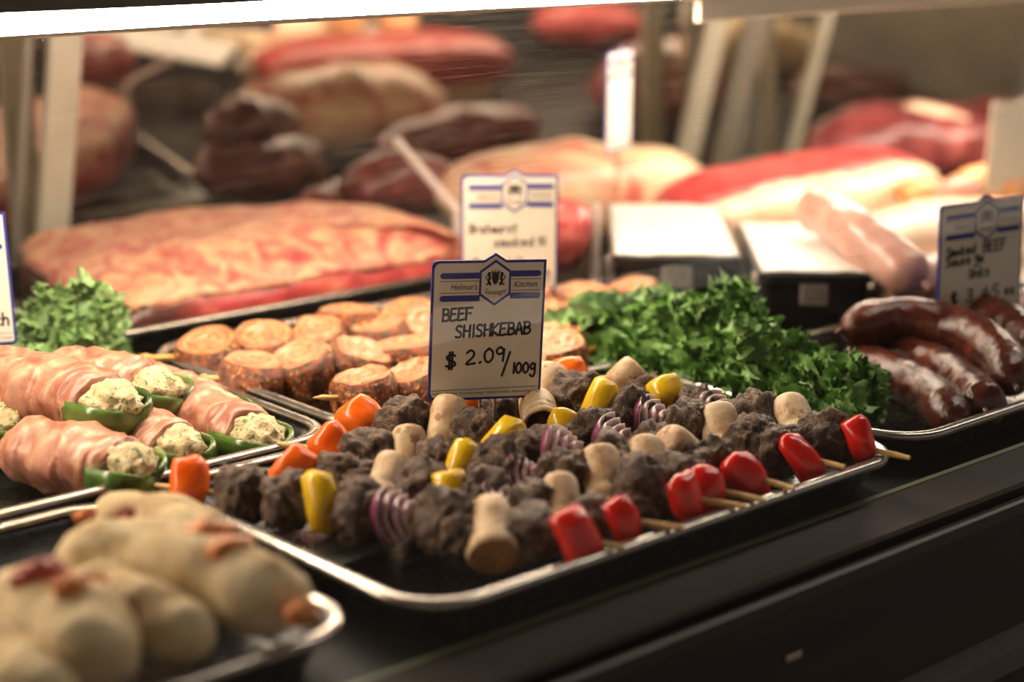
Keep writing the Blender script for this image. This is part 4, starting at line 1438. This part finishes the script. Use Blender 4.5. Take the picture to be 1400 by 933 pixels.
da = PY(531, 192, 1.60)
db = PY(630, 283, 1.50)
divider('clear plastic divider with a slanting edge between the beef slab and the pork joint', 1.244, [(1.492, 0.004), (1.492, db[2] - 0.002), (1.60, da[2]), (1.76, da[2] + .004), (1.76, 0.004)])
d2 = PY(815, 280, 1.345)
divider('clear plastic divider with a straight upright edge left of the first black bin', d2[0], [(1.345, 0.004), (1.345, d2[2]), (1.50, d2[2] + .004), (1.50, .004)])

# ------------------------------------------------------------------ price cards
GLY = {  # marker strokes on a 0..1 box, y up
    'B': [[(0.08, 0), (0.1, 1)], [(0.0, 0.98), (0.55, 0.98), (0.72, 0.8), (0.6, 0.6), (0.12, 0.52)], [(0.12, 0.52), (0.66, 0.48), (0.8, 0.26), (0.6, 0.04), (0.02, 0.0)]],
    'E': [[(0.12, 1), (0.08, 0.5), (0.1, 0), (0.75, 0.06)], [(0.1, 0.52), (0.62, 0.56)], [(0.12, 1), (0.75, 1.0)]],
    'F': [[(0.12, 1), (0.08, 0.5), (0.1, 0)], [(0.1, 0.5), (0.62, 0.54)], [(0.1, 1), (0.8, 1.0)]],
    'S': [[(0.78, 0.9), (0.5, 1.0), (0.2, 0.86), (0.22, 0.64), (0.6, 0.46), (0.76, 0.24), (0.55, 0.02), (0.1, 0.06)]],
    'H': [[(0.12, 1), (0.1, 0)], [(0.1, 0.5), (0.8, 0.54)], [(0.82, 1), (0.8, 0)]],
    'I': [[(0.3, 1), (0.28, 0)]],
    'K': [[(0.12, 1), (0.1, 0)], [(0.78, 1.0), (0.14, 0.46), (0.8, 0.0)]],
    'A': [[(0.05, 0), (0.42, 1), (0.82, 0)], [(0.18, 0.36), (0.72, 0.4)]],
    '$': [[(0.78, 0.82), (0.45, 0.9), (0.16, 0.74), (0.3, 0.54), (0.66, 0.44), (0.8, 0.24), (0.5, 0.1), (0.1, 0.16)], [(0.38, 1.06), (0.34, -0.06)], [(0.58, 1.06), (0.54, -0.06)]],
    '2': [[(0.1, 0.82), (0.4, 1.0), (0.72, 0.84), (0.62, 0.5), (0.08, 0.02), (0.85, 0.06)]],
    '.': [[(0.25, 0.02), (0.33, 0.08)]],
    '0': [[(0.45, 1.0), (0.12, 0.7), (0.14, 0.24), (0.46, 0.0), (0.8, 0.28), (0.78, 0.76), (0.45, 1.0)]],
    '9': [[(0.76, 0.78), (0.44, 1.0), (0.12, 0.76), (0.3, 0.5), (0.7, 0.62), (0.78, 0.9), (0.72, 0.0)]],
    '/': [[(0.75, 1.0), (0.2, 0.0)]],
    '1': [[(0.4, 1.0), (0.38, 0.0)]],
    'g': [[(0.72, 0.80), (0.42, 0.92), (0.12, 0.62), (0.34, 0.34), (0.70, 0.50), (0.76, 0.92), (0.74, -0.1), (0.44, -0.38), (0.10, -0.2)]],
    '3': [[(0.12, 0.9), (0.5, 1.0), (0.7, 0.76), (0.36, 0.54), (0.74, 0.36), (0.6, 0.04), (0.08, 0.08)]],
    '4': [[(0.5, 1.0), (0.08, 0.42), (0.85, 0.44)], [(0.62, 0.75), (0.58, 0.0)]],
    '5': [[(0.75, 1.0), (0.22, 0.98), (0.16, 0.56), (0.6, 0.6), (0.74, 0.28), (0.5, 0.02), (0.1, 0.06)]],
    'c': [[(0.72, 0.58), (0.4, 0.66), (0.12, 0.36), (0.34, 0.02), (0.74, 0.1)]],
    'h': [[(0.14, 1.0), (0.12, 0.0)], [(0.13, 0.4), (0.45, 0.62), (0.68, 0.44), (0.7, 0.0)]],
    'e': [[(0.14, 0.34), (0.7, 0.38), (0.56, 0.62), (0.28, 0.6), (0.1, 0.3), (0.32, 0.02), (0.74, 0.1)]],
    'a': [[(0.68, 0.58), (0.3, 0.62), (0.12, 0.3), (0.34, 0.02), (0.68, 0.28), (0.7, 0.6), (0.74, 0.0)]],
    'r': [[(0.16, 0.62), (0.16, 0.0)], [(0.16, 0.38), (0.42, 0.62), (0.66, 0.56)]],
    't': [[(0.36, 0.95), (0.34, 0.1), (0.62, 0.02)], [(0.1, 0.62), (0.66, 0.64)]],
    'w': [[(0.05, 0.62), (0.24, 0.0), (0.44, 0.5), (0.62, 0.0), (0.85, 0.62)]],
    'u': [[(0.14, 0.62), (0.16, 0.1), (0.44, 0.0), (0.66, 0.2), (0.7, 0.62), (0.72, 0.0)]],
    's': [[(0.62, 0.56), (0.3, 0.64), (0.2, 0.42), (0.56, 0.26), (0.54, 0.04), (0.12, 0.04)]],
    'm': [[(0.06, 0.62), (0.06, 0.0)], [(0.06, 0.4), (0.26, 0.62), (0.42, 0.4), (0.42, 0.0)], [(0.42, 0.4), (0.62, 0.62), (0.8, 0.4), (0.8, 0.0)]],
    'o': [[(0.42, 0.62), (0.12, 0.32), (0.4, 0.0), (0.72, 0.32), (0.42, 0.62)]],
    'k': [[(0.14, 1.0), (0.12, 0.0)], [(0.66, 0.62), (0.16, 0.28), (0.7, 0.0)]],
    'd': [[(0.68, 0.56), (0.3, 0.6), (0.12, 0.28), (0.34, 0.02), (0.68, 0.26)], [(0.7, 1.0), (0.7, 0.0)]],
    'N': [[(0.1, 0), (0.12, 1), (0.76, 0.02), (0.78, 1)]],
    'i': [[(0.3, 0.6), (0.3, 0.0)], [(0.3, 0.84), (0.32, 0.88)]],
    'l': [[(0.3, 1.0), (0.3, 0.0)]],
    'n': [[(0.12, 0.62), (0.12, 0.0)], [(0.12, 0.4), (0.45, 0.62), (0.68, 0.42), (0.7, 0.0)]],
    ' ': [],
}


def pen(m, pts, w, y):
    """marker stroke with round ends, lying on the card (x, z plane at depth y)"""
    P = [V(p[0], p[1]) for p in pts]
    if len(P) > 2:
        P = [V(q[0], q[1]) for q in catmull([V(p[0], p[1], 0) for p in P], (len(P) - 1) * 5 + 1)]
    n = len(P)
    vs, fs = [], []
    for i in range(n):
        t = P[min(i + 1, n - 1)] - P[max(i - 1, 0)]
        t = t / max(1e-9, np.linalg.norm(t))
        nn = V(-t[1], t[0])
        for s in (-1, 1):
            q = P[i] + nn * s * w / 2
            vs.append((q[0], y, q[1]))
    for i in range(n - 1):
        fs.append((2 * i, 2 * i + 1, 2 * i + 3, 2 * i + 2))
    m.add(vs, fs)
    for q in (P[0], P[-1]):
        ring = [(q[0] + w / 2 * math.cos(a), y, q[1] + w / 2 * math.sin(a)) for a in np.linspace(0, 2 * math.pi, 9)[:-1]]
        m.add(ring, [tuple(range(8))])


def write(m, txt, x0, z0, cw, ch, w, y, slant=0.0, rise=0.0, gap=1.12, widths=None):
    x = x0
    for ch_ in txt:
        k = {'I': 0.55, '.': 0.55, '1': 0.6, '/': 0.8, ' ': 0.6, 'i': .5, 'l': .5}.get(ch_, 1.0)
        for st_ in GLY[ch_]:
            pen(m, [(x + (p[0] + slant * p[1]) * cw, z0 + (x - x0) * rise + p[1] * ch) for p in st_], w, y)
        x += cw * k * gap


def flat_poly(m, pts, y):
    m.add([(p[0], y, p[1]) for p in pts], [tuple(range(len(pts)))])


def font_mesh(m, txt, cx, cz, size, y, shear=0.3, width=None, bend=0.0):
    cu = bpy.data.curves.new('tmp', 'FONT')
    cu.body = txt
    cu.size = size
    cu.shear = shear
    cu.align_x = 'CENTER'
    cu.resolution_u = 2
    ob = bpy.data.objects.new('tmp', cu)
    COL.objects.link(ob)
    dg = bpy.context.evaluated_depsgraph_get()
    me = bpy.data.meshes.new_from_object(ob.evaluated_get(dg))
    bpy.data.objects.remove(ob)
    xs = [v.co.x for v in me.vertices]
    k = 1.0
    if width:
        k = width / (max(xs) - min(xs))
    vs = []
    for v in me.vertices:
        x, z = v.co.x * k, v.co.y * (k if width else 1.0) ** 0.5
        vs.append((cx + x, y, cz + z + bend * (x * x)))
    m.add(vs, [tuple(p.vertices) for p in me.polygons])
    bpy.data.meshes.remove(me)
    bpy.data.curves.remove(cu)


FH = unit(FWD * V(1, 1, 0))
HW, HH = 0.0925, 0.112          # card size


def price_card(label, px, py, dep, yaw=18, roll=3.0, lean=0.0, writing='beef', stem=0.04, logo=True, mat='card', w=HW, h=HH):
    """px, py: middle of the card's lower edge"""
    base = PD(px, py, dep)
    th = math.radians(yaw)
    ex = RGT * math.cos(th) + FH * math.sin(th)
    ez = V(0, 0, 1)
    ey = np.cross(ez, ex)          # away from the viewer
    Rr = np.array(Matrix.Rotation(math.radians(roll), 3, Vector(ey))) @ np.array(Matrix.Rotation(math.radians(lean), 3, Vector(ex)))
    Rm = Rr @ np.column_stack([ex, ey, ez])
    t = thing('price_card', label, 'price card', (0, 0, 0), 'price cards on stems')
    t.matrix_world = Matrix([list(Rm[0]) + [base[0]], list(Rm[1]) + [base[1]], list(Rm[2]) + [base[2]], [0, 0, 0, 1]])
    X = lambda u: (u - 0.5) * w
    Z = lambda v: (1 - v) * h
    L = dict(parent=t, local=True, smooth=False)

    def outline(g, z_off=0.0):
        x0, x1, z0, z1 = -w / 2 + g, w / 2 - g, g, h - g
        r = .004
        pk = w * .095
        return [(x0, z0 + r), (x0 + r * .3, z0 + r * .3), (x0 + r, z0), (x1 - .001, z0), (x1, z0 + .001), (x1, z1), (X(.55) + pk, z1), (X(.55), z1 + h * .05), (X(.55) - pk, z1), (x0 + r, z1), (x0 + r * .3, z1 - r * .3), (x0, z1 - r)]
    ol = outline(0)
    n = len(ol)
    m = MB()
    m.add([(p[0], 0.0014, p[1]) for p in ol] + [(p[0], -0.0004, p[1]) for p in ol], [tuple(range(n)), tuple(range(2 * n - 1, n - 1, -1))] + [(i, (i + 1) % n, n + (i + 1) % n, n + i) for i in range(n)])
    m.build('blue_backing', 'blue' if logo else mat, **L)
    m = MB()
    ol2 = outline(0.0021)
    m.add([(p[0], -0.0004, p[1]) for p in ol2] + [(p[0], -0.0009, p[1]) for p in ol2], [tuple(range(2 * n - 1, n - 1, -1))] + [(i, (i + 1) % n, n + (i + 1) % n, n + i) for i in range(n)])
    face = m.build('card_face', mat, **L)
    F = dict(parent=face, local=True, smooth=False)
    y = -0.00105
    if logo:
        m = MB()
        for (u0, u1, v0, v1) in ((.07, .42, .085, .128), (.685, .955, .075, .118), (.07, .42, .245, .288), (.685, .955, .232, .275)):
            r = (v1 - v0) * h / 2
            zc = Z((v0 + v1) / 2)
            left = u0 < .5
            pts = []
            if left:
                pts = [(X(u0) + r + r * math.cos(a), zc + r * math.sin(a)) for a in np.linspace(math.pi / 2, 3 * math.pi / 2, 7)] + [(X(u1), zc - r), (X(u1), zc + r)]
            else:
                pts = [(X(u1) - r + r * math.cos(a), zc + r * math.sin(a)) for a in np.linspace(-math.pi / 2, math.pi / 2, 7)] + [(X(u0), zc + r), (X(u0), zc - r)]
            flat_poly(m, pts, y)
        hexo = [(X(.55) + sx * w * .138, Z(.16 + sv)) for sx, sv in ((0, -.165), (1, -.085), (1, .085), (0, .165), (-1, .085), (-1, -.085))]
        flat_poly(m, hexo, y - .0001)
        bands = m
        m = MB()
        m_field = m
        flat_poly(m, [(X(.55) + (p[0] - X(.55)) * .87, Z(.16) + (p[1] - Z(.16)) * .87) for p in hexo], y - .0002)
        m.build('emblem_field', mat, **F)
        m = bands
        nb = len(m.f)
        for (u0, u1, v) in ((.07, .41, .145), (.695, .95, .135), (.07, .41, .228), (.695, .95, .216)):
            pen(m, [(X(u0), Z(v)), (X(u1), Z(v))], .0008, y)
        m.mi[nb:] = [1] * (len(m.f) - nb)
        m.build('printed_bands', ['blue', 'tan_print'], **F)
        m = MB()
        for du in (.018, .982):
            pen(m, [(X(du), Z(.02)), (X(du), Z(.97))], .00022, y)
        pen(m, [(X(.03), Z(.925)), (X(.97), Z(.915))], .0005, y)
        m.build('thin_border', 'blue', **F)
        # crest with two lions around a shield, and shop lettering
        m = MB()
        yc = y - .0004
        cx, cz = X(.55), Z(.135)
        flat_poly(m, [(cx - .0026, cz + .0045), (cx + .0026, cz + .0045), (cx + .0026, cz), (cx + .0014, cz - .003), (cx, cz - .0042), (cx - .0014, cz - .003), (cx - .0026, cz)], yc)
        for k in (-1, 0, 1):
            pen(m, [(cx + k * .002, cz + .0048), (cx + k * .0026, cz + .0066)], .0009, yc)
        pen(m, [(cx - .0030, cz + .0050), (cx + .0030, cz + .0050)], .0009, yc)
        for s in (-1, 1):
            lion = [(.0040, -.0040), (.0052, -.0012), (.0046, .0016), (.0054, .0040)]
            pen(m, [(cx + s * a, cz + b) for a, b in lion], .0017, yc)
            ring = [(cx + s * .0050 + .0013 * math.cos(a), cz + .0046 + .0012 * math.sin(a)) for a in np.linspace(0, 2 * math.pi, 9)[:-1]]
            flat_poly(m, ring, yc)
            pen(m, [(cx + s * .0048, cz + .0024), (cx + s * .0032, cz + .0030)], .0008, yc)
            pen(m, [(cx + s * .0048, cz + .0004), (cx + s * .0032, cz + .0006)], .0008, yc)
            pen(m, [(cx + s * .0050, cz - .0014), (cx + s * .0034, cz - .0030)], .0009, yc)
            pen(m, [(cx + s * .0052, cz - .0014), (cx + s * .0062, cz - .0040), (cx + s * .0070, cz - .0036)], .0009, yc)
            pen(m, [(cx + s * .0056, cz - .0010), (cx + s * .0074, cz + .0012), (cx + s * .0066, cz + .0034)], .0007, yc)
        m.build('lion_crest', 'ink', **F)
        m = MB()
        font_mesh(m, "Helmut's", X(.275), Z(.205), .0072, y - .0001, .35, width=w * .235)
        font_mesh(m, 'Kitchen', X(.815), Z(.192), .0072, y - .0001, .35, width=w * .21)
        font_mesh(m, 'Sausage', X(.55), Z(.242), .0062, y - .0005, .35, width=w * .19, bend=18.0)
        font_mesh(m, "Helmut's Kitchen  Gourmet Sausage  Helmut's Kitchen  Gourmet Sausage", X(.5), Z(.955), .0030, y - .0001, .0, width=w * .92)
        m.build('printed_lettering', 'ink', **F)
    m = MB()
    pw = .0019
    if writing == 'beef':
        write(m, 'BEEF', X(.10), Z(.425), w * .072, h * .085, pw, y, .05, .04, 0.93)
        write(m, 'SHISHKEBAB', X(.215), Z(.545), w * .073, h * .085, pw, y, .02, .03, 0.97)
        write(m, '$', X(.135), Z(.765), w * .115, h * .11, pw, y)
        write(m, '2.09', X(.315), Z(.74), w * .10, h * .10, pw, y, .04, .08, 1.02)
        write(m, '/', X(.62), Z(.83), w * .12, h * .17, pw, y)
        write(m, '100g', X(.725), Z(.815), w * .062, h * .075, pw, y, .02, .0, 1.02)
    elif writing == 'back':
        write(m, 'Bratwurst', X(.08), Z(.50), w * .062, h * .075, pw * .8, y, .1, .02, 0.9)
        write(m, 'smoked N', X(.33), Z(.62), w * .075, h * .08, pw * .8, y, .1, .03, 0.95)
        write(m, '$', X(.1), Z(.84), w * .11, h * .11, pw, y)
        write(m, '2.49', X(.3), Z(.82), w * .10, h * .10, pw * .6, y, .04, .05, 1.0)
        write(m, '/100g', X(.64), Z(.88), w * .06, h * .06, pw * .7, y)
    elif writing == 'shade':
        write(m, 'Smoked', X(.08), Z(.42), w * .062, h * .07, pw, y, .1, .02, .95)
        write(m, 'BEEF', X(.52), Z(.42), w * .075, h * .09, pw, y, .0, .02, .95)
        write(m, 'Sausa', X(.08), Z(.50), w * .062, h * .07, pw, y, .1, .02, .95)
        write(m, 'ge', X(.42), Z(.50), w * .062, h * .07, pw, y, .1, .02, .95)
        write(m, 'links', X(.35), Z(.62), w * .07, h * .08, pw, y, .1, .02, .95)
        write(m, '$', X(.14), Z(.83), w * .11, h * .11, pw, y)
        write(m, '3.45', X(.33), Z(.81), w * .11, h * .10, pw, y, .04, .02, 1.1)
        write(m, 'ea', X(.80), Z(.80), w * .06, h * .08, pw, y)
    elif writing == 'left':
        write(m, '$', X(.1), Z(.70), w * .11, h * .11, pw, y)
        write(m, '2.99', X(.25), Z(.70), w * .10, h * .10, pw, y)
        write(m, 'each', X(.66), Z(.86), w * .082, h * .095, pw, y, .05, .03, .9)
    if m.v:
        m.build('marker_writing', 'ink', **F)
    # two slim stems down to the tray
    m = MB()
    for u in (.47, .60):
        MB().add(*sweep([(X(u), .0016, .012), (X(u), .0016, -stem)], .0012, n=6, seg=8)).build('stem', 'clear_stem', t, local=True)
    return t


price_card('price card reading BEEF SHISHKEBAB $ 2.09/100g standing among the kebabs', 662, 546, 1.350, yaw=17, roll=2.6, writing='beef', stem=0.035, w=HW * .968, h=HH * .968)
price_card('price card half hidden behind the beef shish kebab card, by the beef slab tray', 696, 397, 1.70, yaw=4, roll=0.5, writing='back', stem=0.03)
price_card('shaded grey price card standing behind the smoked sausages', 1337, 441, 1.60, yaw=24, roll=-2.0, writing='shade', stem=0.03)
price_card('bright price card cut off by the picture edge above the small kale', -54, 475, 1.48, yaw=12, roll=-1.5, writing='left', stem=0.03)
price_card('white card seen at a sharp angle on top of the pork joint', 845, 205, 2.06, yaw=68, roll=1, writing='', stem=0.05, mat='white_paper', w=.088, h=.115)
price_card('pale blank-looking card at the picture edge above the orange chicken', 1385, 262, 2.20, yaw=26, roll=2, writing='', stem=0.04, logo=False)

# ------------------------------------------------------------------ light
world = bpy.data.worlds.new('world')
scene.world = world
world.use_nodes = True
bg = world.node_tree.nodes['Background']
bg.inputs[0].default_value = (0.95, 0.80, 0.66, 1)
bg.inputs[1].default_value = 0.30

scene.view_settings.view_transform = 'Standard'
scene.view_settings.look = 'None'
scene.view_settings.gamma = 1.0
scene.view_settings.use_curve_mapping = False
scene.view_settings.exposure = 0.0
